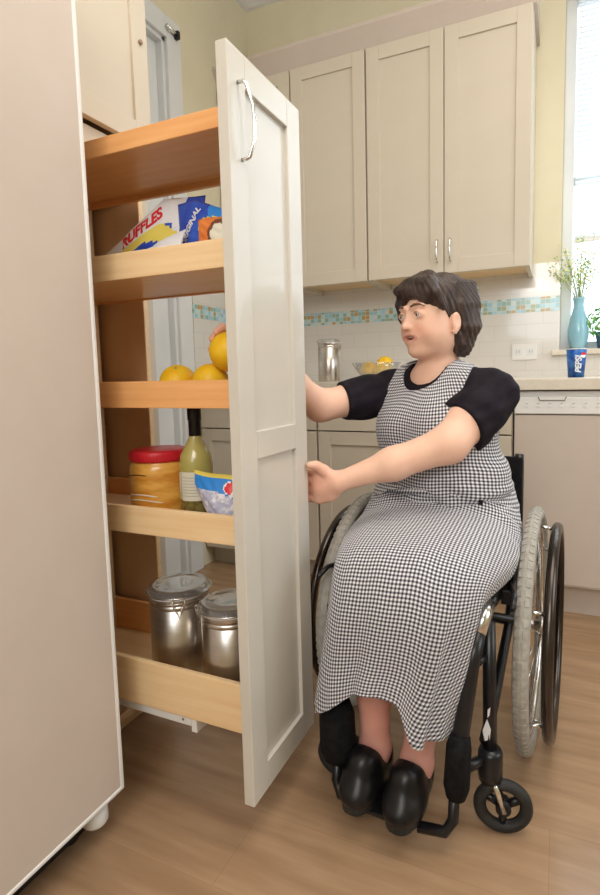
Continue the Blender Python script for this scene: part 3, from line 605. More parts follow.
on_bag(g1, 'RUFFLES', 0.036, foilr, (-0.020, 0.118), 0.50)
on_bag(g1, 'ORIGINAL', 0.014, foilw, (-0.110, 0.055), 0.45)
on_bag(g2, 'ORIGINAL', 0.020, foilw, (-0.048, 0.100), 1.05)

# bread-like clear bag on shelf 4
def lay5(u, v, s):
    if v > .94: return 4
    if (u - .80) ** 2 * 1.2 + (v - .78) ** 2 * 2.0 < .030: return 2
    if (u - .80) ** 2 * 1.2 + (v - .78) ** 2 * 2.0 < .042: return 1
    if v > .70 - .30 * max(0, u - .5): return 0
    return 3
clearb = vary(mat('clear_printed_wrapper', (0.7, 0.72, 0.82), 0.2, spec=0.6), (0.50, 0.52, 0.70), (0.84, 0.84, 0.90), (70, 70, 70), 2, 1, 0.45, 0.6)
V, Fc, nu, nv = bag_mesh(0.15, 0.115, 0.05, 21, amp=0.004)
V = [((x) * (0.45 + 0.55 * min(1, z / 0.085)) + 0.02 * (1 - min(1, z / 0.085)), y, z) for x, y, z in V]
me = bpy.data.meshes.new('food_bag'); me.from_pydata(V, [], Fc)
for m in (skyb, foilw, foilr, clearb, foily): me.materials.append(m)
me.polygons.foreach_set('material_index', [lay5((i + .5) / nu, (j + .5) / nv, s) for s in (0, 1) for j in range(nv) for i in range(nu)]); me.polygons.foreach_set('use_smooth', [True] * len(Fc))
o = bpy.data.objects.new('food_bag', me); COL.objects.link(o); o.location = (-0.668, 0.925, 0.6605); o.rotation_euler = (math.radians(-6), math.radians(4), 0)
tag(o, 'clear food bag with blue and red print beside the bottle', 'bag')
q = letters('f', 0.024, foilw, (0, 0, 0), (PI / 2, 0, 0), o, bold=0.0006, shear=0.3); q.location = (0.047, -0.036, 0.080)

# paper cup
cx, cy, cz = 0.0633, 2.35, 0.9555
t = thing('paper_cup', 'blue paper cup with white sideways lettering on the worktop', 'cup', (cx, cy, cz))
b = MB(); b.lathe([(0.0001, 0.003), (0.029, 0.003), (0.0295, 0.0), (0.038, 0.112), (0.0375, 0.113), (0.036, 0.112), (0.0285, 0.006), (0.0001, 0.006)], (0, 0, 0), bluecup, 40); b.build('cup_body', t, local=True)
b = MB(); b.tube([(0.0382 * math.cos(a), 0.0382 * math.sin(a), 0.1125) for a in np.linspace(0, 2 * PI, 40, endpoint=False)], 0.002, foilw, 8, closed=True); b.build('rim', t, local=True)
ql = letters('PEPSI', 0.030, foilw, (0, 0, 0), (0, 0, 0), t, bold=0.0012, shear=0.2)
ql.rotation_euler = (math.radians(90), math.radians(-90), 0); ql.location = (0, 0, 0)
me = ql.data
for v in me.vertices:   # wrap the word around the cup: text x runs up the cup, text y goes around
    tx, ty, tz = v.co; rr = 0.030 + 0.009 * ((tx + 0.055) / 0.112) + 0.0012 + tz
    a = -PI / 2 + 0.22 - ty / 0.034
    v.co = (rr * math.cos(a), rr * math.sin(a), tx + 0.052)
ql.rotation_euler = (0, 0, 0)
b = MB()
for m, sgn in ((foilr, 1), (foilw, -1)):
    vs = []
    for i in range(13):
        q = PI * i / 12; px, pz = 0.012 * math.cos(q), sgn * 0.011 * math.sin(q); a = -PI / 2 + 0.72 + px / 0.036; rr = 0.0385
        vs.append((rr * math.cos(a), rr * math.sin(a), 0.088 + pz))
    b.add(vs, [tuple(range(13))], m)
b.build('logo', t, local=True)

# vase with blossom
vx, vy, vz = 0.082, YB + 0.012, WZ0
t = thing('vase', 'slender pale blue vase with sprigs of yellow blossom on the window sill', 'vase', (vx, vy, vz + 0.0005))
b = MB(); b.lathe([(r_v, z_v * 1.22) for r_v, z_v in [(0.0001, 0.0), (0.030, 0.0), (0.036, 0.01), (0.046, 0.045), (0.047, 0.075), (0.038, 0.12), (0.026, 0.155), (0.0225, 0.175), (0.026, 0.192), (0.030, 0.20), (0.027, 0.20), (0.018, 0.178), (0.018, 0.16), (0.030, 0.11), (0.0001, 0.02)]], (0, 0, 0), vasem, 36); b.build('vase_body', t, local=True)
st = MB(); fl = MB()
for k in range(34):
    a = rng.uniform(0, 2 * PI); sp = rng.uniform(0.02, 0.13); hh = rng.uniform(0.10, 0.29)
    p0 = Vector((0.008 * math.cos(a), 0.008 * math.sin(a), 0.14)); p1 = Vector((sp * .2 * math.cos(a), sp * .15 * math.sin(a), 0.26)); p2 = Vector((sp * math.cos(a) - 0.012, sp * .6 * math.sin(a), 0.245 + hh))
    if p2.y > 0.012: p2.y = 0.012
    if p2.x < -0.055: p2.y = min(p2.y, -0.045) - 0.01
    st.tube([p0, p1, p1.lerp(p2, .5) + Vector((0, 0, .010)), p2], [0.0014, 0.0012, 0.001, 0.0006], stemm, 5)
    for j in range(20):
        q = p1.lerp(p2, rng.uniform(0.35, 1.03)) + Vector(rng.uniform(-0.016, 0.016, 3)); q.y = min(q.y, 0.016)
        if q.x < -0.066: q.y = min(q.y, -0.028)
        s = rng.uniform(0.002, 0.0055); fl.ball(q, (s, s, s * .7), petal if rng.random() < .7 else leafm, 6)
sto = st.build('stems', t, local=True); flo = fl.build('blossom', t, local=True); flo['kind'] = 'stuff'; sto['kind'] = 'stuff'
# potted herb
t = thing('potted_plant', 'small bushy green plant in a dark pot at the right of the sill', 'plant', (0.196, YB + 0.015, WZ0 + 0.0005))
b = MB(); b.lathe([(0.0001, 0), (0.028, 0), (0.04, 0.065), (0.043, 0.067), (0.043, 0.078), (0.038, 0.078), (0.036, 0.06), (0.0001, 0.058)], (0, 0, 0), terra, 30); b.build('pot', t, local=True)
lf = MB()
for k in range(230):
    d_v = Vector(rng.normal(size=3)); d_v.normalize(); c_ = Vector((d_v.x * 0.078, min(d_v.y * 0.06, 0.055), 0.120 + d_v.z * 0.070)) * 1.0
    s = rng.uniform(0.010, 0.018); ax = Vector(rng.normal(size=3)).normalized(); n1 = ax.cross(d_v).normalized(); n2 = (d_v + Vector(rng.normal(size=3)) * .4).normalized()
    lf.add([c_ - n1 * s, c_ + n2 * s * .35 - ax * s * .45, c_ + n1 * s, c_ + n2 * s * .35 + ax * s * .45], [(0, 1, 2, 3)], leafm)
fo = lf.build('foliage', t, local=True); fo['kind'] = 'stuff'
st = MB()
for k in range(10):
    a = k * .63; st.tube([(0, 0, 0.055), (0.02 * math.cos(a), 0.02 * math.sin(a), 0.09), (0.045 * math.cos(a), 0.04 * math.sin(a), 0.11)], 0.0012, stemm, 5)
st.build('stems', t, local=True)['kind'] = 'stuff'
# outlet
t = thing('wall_outlet', 'pale double power outlet plate on the tiles behind her shoulder', 'outlet', (-0.16, YB - 0.007, 1.08))
MB().box((-0.218, YB - 0.012, 1.042), (-0.102, YB - 0.0062, 1.121), white, 0.002).build('cover_plate', t)
for x in (-0.190, -0.13):
    s = MB(); s.box((x - 0.018, YB - 0.0135, 1.064), (x + 0.018, YB - 0.0115, 1.099), paintw, 0.0008)
    for q in (-0.006, 0.006): s.box((x + q - 0.001, YB - 0.0142, 1.076), (x + q + 0.001, YB - 0.0132, 1.09), inkg)
    s.build('socket', t)
# window blind
t = thing('window_blind', 'white slatted blind drawn over the upper window', 'blind', (0.62, YB + 0.05, 2.7))
MB().box((WX0 + 0.05, YB + 0.03, 2.69), (WX1 - 0.03, YB + 0.07, 2.73), white, 0.003).build('head_rail', t)
sl = MB(); z = 2.68
while z > 1.62:
    sl.add([(WX0 + 0.055, YB + 0.034, z - 0.009), (WX1 - 0.035, YB + 0.034, z - 0.009), (WX1 - 0.035, YB + 0.058, z + 0.011), (WX0 + 0.055, YB + 0.058, z + 0.011),
            (WX0 + 0.055, YB + 0.035, z - 0.0105), (WX1 - 0.035, YB + 0.035, z - 0.0105), (WX1 - 0.035, YB + 0.059, z + 0.0095), (WX0 + 0.055, YB + 0.059, z + 0.0095)],
           [(0, 1, 2, 3), (7, 6, 5, 4), (0, 4, 5, 1), (2, 6, 7, 3), (1, 5, 6, 2), (0, 3, 7, 4)], blindm); z -= 0.023
sl.build('slats', t)
MB().box((WX0 + 0.055, YB + 0.036, 1.595), (WX1 - 0.035, YB + 0.06, 1.615), white, 0.003).build('bottom_rail', t)

# ------------------------------------------------------------------ wheelchair
PSI = 0.05
WC = (-0.05 - 0.24 * math.cos(PSI), 1.45 + 0.24 * math.sin(PSI), 0)
wc = thing('wheelchair', 'black manual wheelchair with grey tyres and dark push rims carrying the woman', 'wheelchair', WC, -PSI)
R = 0.311
def ring(c, R_, r, m, n=72, k=12, mb=None):
    mb = mb or MB(); return mb.tube([(c[0], c[1] + R_ * math.cos(a), c[2] + R_ * math.sin(a)) for a in np.linspace(0, 2 * PI, n, endpoint=False)], r, m, k, closed=True)
for s in (-1, 1):
    x = s * 0.24; c = (x, 0, R)
    w_ = ring(c, R - 0.018, 0.018, rubber, 96, 16)
    for k in range(90):       # tread blocks
        a = 2 * PI * k / 90
        for sx in (-1, 1):
            w_.box((0, 0, 0), (0.001, 0.001, 0.001), rubber) if False else None
            Rr = R - 0.002; p = Vector((x + sx * 0.0085, Rr * math.cos(a), R + Rr * math.sin(a))); tn = Vector((0, -math.sin(a), math.cos(a))); no = Vector((sx * .45, math.cos(a), math.sin(a))).normalized(); sd = tn.cross(no)
            vs = [p + tn * q * 0.0065 + sd * e * 0.0055 + no * h for h in (-0.003, 0.0009) for q, e in ((-1, -1), (1, -1), (1, 1), (-1, 1))]
            w_.add(vs, [(0, 3, 2, 1), (4, 5, 6, 7), (0, 1, 5, 4), (1, 2, 6, 5), (2, 3, 7, 6), (3, 0, 4, 7)], rubber)
    tyre = w_.build('rear_wheel', wc, local=True)
    ring(c, R - 0.040, 0.0085, chrome).build('rim', tyre, local=True)
    hb = MB(); hb.lathe([(0.0001, -0.03), (0.018, -0.03), (0.024, -0.02), (0.013, -0.012), (0.013, 0.012), (0.024, 0.02), (0.018, 0.03), (0.0001, 0.03)], c, steel, 24, 'x'); hb.build('hub', tyre, local=True)
    sp = MB()
    for k in range(24):
        a = 2 * PI * k / 24; a2 = a + (0.28 if k % 2 else -0.28); off = 0.02 if k % 4 < 2 else -0.02
        sp.tube([(x + off, 0.02 * math.cos(a2), R + 0.02 * math.sin(a2)), (x, (R - 0.04) * math.cos(a), R + (R - 0.04) * math.sin(a))], 0.0012, chrome, 5)
    sp.build('spokes', tyre, local=True)
    pr = ring((x + s * 0.052, 0, R), 0.262, 0.0125, rimdark, 80, 14)
    pro = pr.build('push_rim', wc, local=True); pro['label'] = 'dark metal push rim'
    for k in range(6):
        a = 2 * PI * (k + .5) / 6; MB().tube([(x + s * 0.008, 0.271 * math.cos(a), R + 0.271 * math.sin(a)), (x + s * 0.044, 0.262 * math.cos(a), R + 0.262 * math.sin(a))], 0.0045, chrome, 8).build('rim_tab', pro, local=True)
    # wheel brake
    br = MB(); br.tube([(s * 0.205, -0.20, 0.49), (s * 0.225, -0.285, 0.50), (s * 0.228, -0.335, 0.49)], 0.006, blackp, 8); br.box((s * 0.19, -0.24, 0.455), (s * 0.215, -0.17, 0.49), blackp, 0.004); br.build('wheel_brake', wc, local=True)
# axle, frame
MB().tube([(-0.215, 0, R), (0.215, 0, R)], 0.014, blackp, 16).build('axle', wc, local=True)
rd = MB(); rd.lathe([(0.0001, -0.012), (0.016, -0.012), (0.016, 0.012), (0.0001, 0.012)], (0.272, 0.0, R), red, 20, 'x'); rd.tube([(0.272, 0, R), (0.268, -0.02, R - 0.06)], 0.004, chrome, 8)
rdo = rd.build('hub_cap', wc, local=True); rdo['label'] = 'red anodised hub cap'
for s in (-1, 1):
    f = MB(); x = s * 0.178
    f.tube([(x, 0.17, 0.44), (x, 0.10, 0.445), (x, -0.24, 0.475), (x * 0.98, -0.315, 0.480)], 0.0145, blackp, 14)
    f.tube([(x, 0.10, 0.445), (x, 0.0, 0.30), (x, -0.25, 0.22), (x, -0.36, 0.20)], 0.0125, blackp, 12)
    fo_ = f.build('side_frame', wc, local=True)
    f = MB(); f.tube([(x * 0.98, -0.312, 0.482), (x * 0.97, -0.352, 0.475), (x * 0.93, -0.378, 0.445)], 0.0165, chrome, 14); f.build('frame_bend', wc, local=True)['label'] = 'silver frame bend at the knee'
    f = MB(); f.tube([(x * 0.93, -0.377, 0.448), (x * 0.88, -0.398, 0.39), (x * 0.76, -0.430, 0.20), (x * 0.74, -0.44, 0.12)], [0.0165, 0.0165, 0.0175, 0.0165], blackp, 14)
    f.tube([(x * 0.90, -0.395, 0.385), (x * 1.0, -0.352, 0.385)], 0.009, blackp, 10)
    f.tube([(x * 0.76, -0.43, 0.165), (x * 1.04, -0.358, 0.165)], 0.011, blackp, 10)
    f.tube([(x * 0.74, -0.44, 0.13), (x * 0.74, -0.452, 0.075), (x * 0.66, -0.462, 0.052), (x * 0.35, -0.468, 0.048)], 0.0115, blackp, 12)
    f.build('footrest_hanger', wc, local=True)
    f = MB(); f.tube([(x * 0.79, -0.425, 0.245), (x * 0.775, -0.430, 0.22), (x * 0.755, -0.434, 0.14), (x * 0.75, -0.436, 0.115)], [q * (1.0 if s > 0 else 1.55) for q in (0.020, 0.026, 0.027, 0.020)], nylon, 16); f.build('calf_pad', wc, local=True)
    f = MB(); f.tube([(x * 1.02, -0.345, 0.46), (x * 1.04, -0.350, 0.30), (x * 1.06, -0.356, 0.12)], [0.0135, 0.0145, 0.0155], blackp, 12)
    f.tube([(x * 0.97, -0.31, 0.455), (x * 1.02, -0.345, 0.45)], 0.010, blackp, 10)
    f.lathe([(0.0001, 0.115), (0.024, 0.115), (0.026, 0.13), (0.026, 0.175), (0.022, 0.185), (0.0001, 0.185)], (x * 1.06, -0.357, 0), blackp, 20)
    f.build('caster_post', wc, local=True)
    # caster, swivelled sideways
    cx_, cy_ = s * 0.189, -0.357; cc = (cx_ + 0.026, cy_ + 0.004, 0.060)
    def ringy(c, R_, r, m, mb, n=48, k=12): return mb.tube([(c[0] + R_ * math.cos(a), c[1] + 0.25 * R_ * math.cos(a), c[2] + R_ * math.sin(a)) for a in np.linspace(0, 2 * PI, n, endpoint=False)], r, m, k, closed=True)
    f = MB(); ringy(cc, 0.0475, 0.0125, rubberb, f); cst = f.build('caster_wheel', wc, local=True)
    f = MB(); f.tube([(cc[0] + 0.003, cc[1] - 0.013, cc[2]), (cc[0] - 0.003, cc[1] + 0.013, cc[2])], 0.016, blackp, 20)
    for k in range(3):
        a = 2 * PI * k / 3 + .5; f.tube([(cc[0] + q * math.cos(a), cc[1] + 0.25 * q * math.cos(a), cc[2] + q * math.sin(a)) for q in (0.01, 0.040)], 0.0085, blackp, 8)
    ringy(cc, 0.037, 0.004, blackp, f); f.build('caster_hub', cst, local=True)
    for sy in (-1, 1):
        f = MB(); ox, oy = -sy * 0.005, sy * 0.0195
        f.tube([(cx_ + ox * .5, cy_ + oy * .6, 0.128), (cx_ + 0.012 + ox, cy_ + 0.002 + oy, 0.105), (cc[0] + ox, cc[1] + oy, 0.060)], 0.006, chrome if sy < 0 and s > 0 else blackp, 8); f.build('caster_fork', wc, local=True)
    MB().tube([(cx_, cy_, 0.132), (cx_ + 0.002, cy_, 0.122)], 0.016, blackp, 14).build('caster_crown', wc, local=True)
MB().box((-0.105, -0.485, 0.048), (0.050, -0.385, 0.058), blackp, 0.004).build('footplate', wc, local=True)
MB().box((-0.17, -0.24, 0.462), (0.17, 0.17, 0.478), nylon, 0.006).build('seat_sling', wc, local=True)
MB().box((-0.165, -0.26, 0.479), (0.165, 0.15, 0.515), nylon, 0.014).build('seat_cushion', wc, local=True)
MB().box((-0.19, 0.155, 0.46), (0.19, 0.175, 0.735), nylon, 0.008).build('backrest', wc, local=True)
for s in (-1, 1): MB().tube([(s * 0.178, 0.165, 0.43), (s * 0.180, 0.168, 0.60), (s * 0.180, 0.172, 0.742)], 0.013, blackp, 12).build('back_post', wc, local=True)
MB().tube([(-0.13, -0.37, 0.26), (0, -0.33, 0.26), (0.13, -0.37, 0.26)], 0.02, nylon, 10).build('calf_strap', wc, local=True)
for s in (-1, 1): MB().box((s * 0.203, -0.16, 0.44), (s * 0.208, 0.16, 0.515), nylon, 0.002).build('side_guard', wc, local=True)
# logo flash on the near caster post
lg = MB(); lg.prism([(0.0, 0.0), (0.010, 0.006), (0.012, 0.028), (0.004, 0.05), (-0.005, 0.022)], 1, -0.0010, 0.0, foilw)
for v in range(len(lg.v)): q = lg.v[v]; lg.v[v] = (q[0] + 0.179, q[1] - 0.3665, q[2] + 0.205)
lg.prism([(0.184, 0.258), (0.188, 0.265), (0.190, 0.283), (0.184, 0.276)], 1, -0.3675, -0.3665, foilw)
lg.build('frame_decal', wc, local=True)['label'] = 'white flash decal'

# ------------------------------------------------------------------ sculpting helper: signed-distance field + surface nets
class SDF:
    def __init__(s, lo, hi, h):
        s.lo = np.array(lo, float); s.h = h; s.n = np.ceil((np.array(hi) - s.lo) / h).astype(int) + 1
        s.v = np.full(s.n, 0.3, np.float32); s.ax = [(s.lo[i] + h * np.arange(s.n[i])).astype(np.float32) for i in range(3)]
    def reg(s, lo, hi):
        a = np.clip(np.floor((np.array(lo) - s.lo) / s.h).astype(int), 0, s.n - 1); b = np.clip(np.ceil((np.array(hi) - s.lo) / s.h).astype(int) + 1, 1, s.n)
        sl = tuple(slice(a[i], b[i]) for i in range(3))
        X = s.ax[0][sl[0]][:, None, None]; Y = s.ax[1][sl[1]][None, :, None]; Z = s.ax[2][sl[2]][None, None, :]
        return sl, X, Y, Z
    def op(s, fn, lo, hi, k, mode='add'):
        pad = k + 3 * s.h; sl, X, Y, Z = s.reg(np.array(lo) - pad, np.array(hi) + pad)
        if 0 in s.v[sl].shape: return
        d = fn(X, Y, Z); v = s.v[sl]
        if mode == 'add':
            m = np.maximum(k - np.abs(v - d), 0) / k if k > 0 else 0; s.v[sl] = np.minimum(v, d) - m * m * k * .25
        else:
            d = -d; m = np.maximum(k - np.abs(v - d), 0) / k if k > 0 else 0; s.v[sl] = np.maximum(v, d) + m * m * k * .25
    def cap(s, a, b, ra, rb, k=0.02, mode='add'):
        a = np.array(a, float); b = np.array(b, float); ba = b - a; L = ba @ ba + 1e-12
        def fn(X, Y, Z):
            t = np.clip(((X - a[0]) * ba[0] + (Y - a[1]) * ba[1] + (Z - a[2]) * ba[2]) / L, 0, 1)
            return np.sqrt((X - a[0] - t * ba[0]) ** 2 + (Y - a[1] - t * ba[1]) ** 2 + (Z - a[2] - t * ba[2]) ** 2) - (ra + (rb - ra) * t)
        r = max(ra, rb); s.op(fn, np.minimum(a, b) - r, np.maximum(a, b) + r, k, mode)
    def ell(s, c, r, k=0.02, rot=None, mode='add'):
        c = np.array(c, float); r = np.array(r, float); Q = np.eye(3) if rot is None else np.array(rot)   # rows = local axes
        def fn(X, Y, Z):
            x, y, z = X - c[0], Y - c[1], Z - c[2]
            p = [x * Q[i][0] + y * Q[i][1] + z * Q[i][2] for i in range(3)]
            k0 = np.sqrt(sum((p[i] / r[i]) ** 2 for i in range(3))); k1 = np.sqrt(sum((p[i] / r[i] ** 2) ** 2 for i in range(3))) + 1e-6
            return k0 * (k0 - 1) / k1
        s.op(fn, c - r.max(), c + r.max(), k, mode)
    def chain(s, pts, rs, k=0.01, mode='add'):
        for i in range(len(pts) - 1): s.cap(pts[i], pts[i + 1], rs[i], rs[i + 1], k, mode)
    def cut(s, p, n):
        """remove everything on the +n side of the plane"""
        n = np.array(n, float); n /= np.linalg.norm(n); X = s.ax[0][:, None, None]; Y = s.ax[1][None, :, None]; Z = s.ax[2][None, None, :]
        s.v = np.maximum(s.v, ((X - p[0]) * n[0] + (Y - p[1]) * n[1] + (Z - p[2]) * n[2]).astype(np.float32))
    def mesh(s, smooth=1):
        v = s.v; ins = v < 0
        c = np.zeros(np.array(v.shape) - 1, np.int8)
        for i in (0, 1):
            for j in (0, 1):
                for k in (0, 1): c += ins[i:v.shape[0] - 1 + i, j:v.shape[1] - 1 + j, k:v.shape[2] - 1 + k]
        cells = np.argwhere((c > 0) & (c < 8)); idx = -np.ones(c.shape, np.int64); idx[tuple(cells.T)] = np.arange(len(cells))
        acc = np.zeros((len(cells), 3)); cnt = np.zeros(len(cells))
        cor = [(i, j, k) for i in (0, 1) for j in (0, 1) for k in (0, 1)]
        for p in cor:
            for ax in range(3):
                if p[ax] == 1: continue
                q = list(p); q[ax] = 1; P0 = cells + p; P1 = cells + q; a = v[tuple(P0.T)]; b = v[tuple(P1.T)]
                m = (a < 0) != (b < 0); t = np.where(m, a / np.where(m, a - b, 1), 0)
                pos = np.tile(np.array(p, float), (len(cells), 1)); pos[:, ax] += t
                acc[m] += pos[m]; cnt[m] += 1
        V = s.lo + s.h * (cells + acc / cnt[:, None]); quads = []
        for ax in range(3):
            o1, o2 = [i for i in range(3) if i != ax]
            sa = [slice(None)] * 3; sb = [slice(None)] * 3; sa[ax] = slice(0, -1); sb[ax] = slice(1, None)
            ia, ib = ins[tuple(sa)], ins[tuple(sb)]; E_ = np.argwhere(ia != ib)
            E_ = E_[(E_[:, o1] > 0) & (E_[:, o2] > 0) & (E_[:, o1] < v.shape[o1] - 1) & (E_[:, o2] < v.shape[o2] - 1)]
            fl = ia[tuple(E_.T)]
            def g(d1, d2):
                q = E_.copy(); q[:, o1] -= d1; q[:, o2] -= d2; return idx[tuple(q.T)]
            Q = np.stack([g(0, 0), g(1, 0), g(1, 1), g(0, 1)], 1)
            flip = fl if ax != 1 else ~fl
            Q[~flip] = Q[~flip][:, ::-1]; quads.append(Q)
        Q = np.concatenate(quads)
        for _ in range(smooth):
            A = np.zeros_like(V); n = np.zeros(len(V))
            for a, b in ((0, 1), (1, 2), (2, 3), (3, 0)):
                np.add.at(A, Q[:, a], V[Q[:, b]]); np.add.at(A, Q[:, b], V[Q[:, a]]); np.add.at(n, Q[:, a], 1); np.add.at(n, Q[:, b], 1)
            V = V * .5 + A / n[:, None] * .5
        return V, Q
def mesh_np(name, V, Q, m, parent, cols=None, uv=None, flip=False):
    off = np.array(origin(parent)); me = bpy.data.meshes.new(name)
    me.vertices.add(len(V)); me.vertices.foreach_set('co', (V - off).astype(np.float32).ravel())
    nq = Q.shape[1]; me.loops.add(Q.size); me.loops.foreach_set('vertex_index', Q.astype(np.int32).ravel())
    me.polygons.add(len(Q)); me.polygons.foreach_set('loop_start', np.arange(0, Q.size, nq, dtype=np.int32)); me.polygons.foreach_set('use_smooth', [True] * len(Q))
    me.update(calc_edges=True); me.validate()
    for q in (m if isinstance(m, (list, tuple)) else [m]): me.materials.append(q)
    if cols is not None:
        ca = me.color_attributes.new('Col', 'FLOAT_COLOR', 'POINT'); ca.data.foreach_set('color', np.concatenate([cols, np.ones((len(V), 1))], 1).astype(np.float32).ravel())
    if uv is not None:
        ul = me.uv_layers.new(name='UVMap'); ul.data.foreach_set('uv', uv[Q.ravel()].astype(np.float32).ravel())
    bm = bmesh.new(); bm.from_mesh(me); bmesh.ops.recalc_face_normals(bm, faces=bm.faces[:]); bm.to_mesh(me); bm.free()
    o = bpy.data.objects.new(name, me); COL.objects.link(o); o.parent = parent; return o

# ------------------------------------------------------------------ the woman
per = thing('person', 'woman with dark bob, checked dress and black tee, seated and reaching to the shelves', 'person', (-0.30, 1.40, 0.52))
A = lambda *v: np.array(v, float)
# head frame
HC = A(-0.306, 1.432, 1.118); hf = A(-0.61, -0.79, -0.06); hf /= np.linalg.norm(hf)
hl = A(-hf[1], hf[0], 0.0); hl /= np.linalg.norm(hl); hu = np.cross(hl, hf) * -1; hu /= np.linalg.norm(hu)
if hu[2] < 0: hu = -hu
def H(f, l, u): return HC + hf * f + hl * l + hu * u
def G(f, l, u): return H(f, l, u + 0.011)      # facial features
HR = np.array([hf, hl, hu])      # local axes: forward, left, up
NB = A(-0.315, 1.455, 0.985)     # neck base
tf = A(-0.42, -0.907, 0); tl = A(0.907, -0.42, 0)      # torso forward / left
TR = np.array([tl, -tf, A(0, 0, 1)])
LS, RS = A(-0.150, 1.405, 0.925), A(-0.455, 1.500, 0.930)
LE, RE = A(-0.240, 1.270, 0.812), A(-0.605, 1.330, 0.900)
LW, RW = A(-0.492, 1.178, 0.722), A(-0.668, 1.130, 1.028)
def torso(S, g=0.0, k=0.05, low=True):
    S.ell((-0.290, 1.475, 0.60), (0.185 + g, 0.145 + g, 0.13 + g), k)
    S.ell((-0.292, 1.440, 0.70), (0.187 + g, 0.132 + g, 0.12 + g), k, TR)
    S.ell((-0.304, 1.450, 0.83), (0.160 + g, 0.115 + g, 0.13 + g), k, TR)
    for sd in (-1, 1): S.ell(A(-0.302, 1.450, 0.835) + tf * 0.065 + tl * sd * 0.068, (0.070 + g, 0.065 + g, 0.068 + g), 0.045, TR)
    S.cap(LS + A(-0.02, 0.0, -0.005), RS + A(0.02, 0, -0.005), 0.056 + g, 0.056 + g, k)
    S.cap(NB + A(0, 0.005, -0.01), LS + A(-0.03, 0, 0.015), 0.048 + g, 0.040 + g, 0.04); S.cap(NB + A(0, 0.005, -0.01), RS + A(0.03, 0, 0.015), 0.048 + g, 0.040 + g, 0.04)
S = SDF((-0.80, 0.86, 0.02), (-0.02, 1.70, 1.30), 0.0036)
torso(S, -0.012)
# neck
S.cap(NB + A(0, 0, -0.02), H(-0.022, 0, -0.06), 0.054, 0.051, 0.03)
# head
S.ell(H(-0.022, 0, 0.035), (0.094, 0.074, 0.086), 0.02, HR); S.ell(H(0.022, 0, -0.022), (0.064, 0.057, 0.064), 0.03, HR)
S.ell(H(0.040, 0, 0.010), (0.050, 0.058, 0.050), 0.03, HR)
for sd in (-1, 1):
    S.ell(H(0.048, sd * 0.031, -0.026), (0.034, 0.029, 0.030), 0.025, HR)      # cheeks
    S.ell(H(0.016, sd * 0.044, -0.042), (0.032, 0.016, 0.026), 0.03, HR)       # jaw
S.ell(G(0.068, 0, -0.082), (0.020, 0.024, 0.018), 0.022, HR)                    # chin
S.ell(G(0.028, 0, -0.078), (0.044, 0.038, 0.018), 0.025, HR)                    # soft underside
for sd in (-1, 1):
    S.ell(G(0.096, sd * 0.032, 0.010), (0.016, 0.017, 0.012), 0.014, HR, 'sub')  # eye sockets
    S.ell(G(0.080, sd * 0.033, 0.009), (0.0150, 0.0170, 0.0105), 0.006, HR)      # lids
    S.ell(G(0.092, sd * 0.033, 0.0075), (0.012, 0.0125, 0.0045), 0.003, HR, 'sub')
    S.cap(G(0.088, sd * 0.014, 0.029), G(0.079, sd * 0.046, 0.031), 0.006, 0.006, 0.012)  # brow ridge
S.cap(G(0.083, 0, 0.012), G(0.102, 0, -0.018), 0.0060, 0.0085, 0.012); S.ell(G(0.102, 0, -0.021), (0.0100, 0.0105, 0.0085), 0.006, HR)
for sd in (-1, 1): S.ell(G(0.093, sd * 0.0120, -0.023), (0.010, 0.0070, 0.0070), 0.005, HR); S.ell(G(0.100, sd * 0.0062, -0.0300), (0.0045, 0.0032, 0.0035), 0.003, HR, 'sub')
# lips
S.ell(G(0.082, 0, -0.048), (0.013, 0.030, 0.020), 0.014, HR)
S.chain([G(0.080, -0.027, -0.047), G(0.0915, -0.011, -0.0405), G(0.093, 0, -0.0415), G(0.0915, 0.011, -0.0405), G(0.080, 0.027, -0.047)], [0.0022, 0.0034, 0.0030, 0.0034, 0.0022], 0.004)
S.chain([G(0.080, -0.026, -0.0485), G(0.0890, -0.012, -0.0570), G(0.0905, 0.0, -0.0585), G(0.0890, 0.012, -0.0570), G(0.080, 0.026, -0.0485)], [0.0022, 0.0038, 0.0042, 0.0038, 0.0022], 0.004)
S.ell(G(0.092, 0, -0.0488), (0.022, 0.0200, 0.0046), 0.002, HR, 'sub')
# ears
for sd in (-1, 1):
    S.ell(H(-0.004, sd * 0.076, -0.006), (0.015, 0.008, 0.026), 0.006, HR); S.ell(H(-0.002, sd * 0.084, -0.002), (0.009, 0.006, 0.015), 0.004, HR, 'sub'); S.ell(H(0.002, sd * 0.076, -0.030), (0.007, 0.006, 0.008), 0.005, HR)
# arms
S.chain([LS, LS * .45 + LE * .55 + A(0, 0, 0.004), LE, LE * .5 + LW * .5 + A(0, 0, -0.002), LW], [0.056, 0.050, 0.044, 0.038, 0.023], 0.025)
S.chain([RS, RS * .5 + RE * .5, RE, RE * .5 + RW * .5 + A(0, 0.0, -0.004), RW], [0.056, 0.048, 0.041, 0.037, 0.023], 0.025)
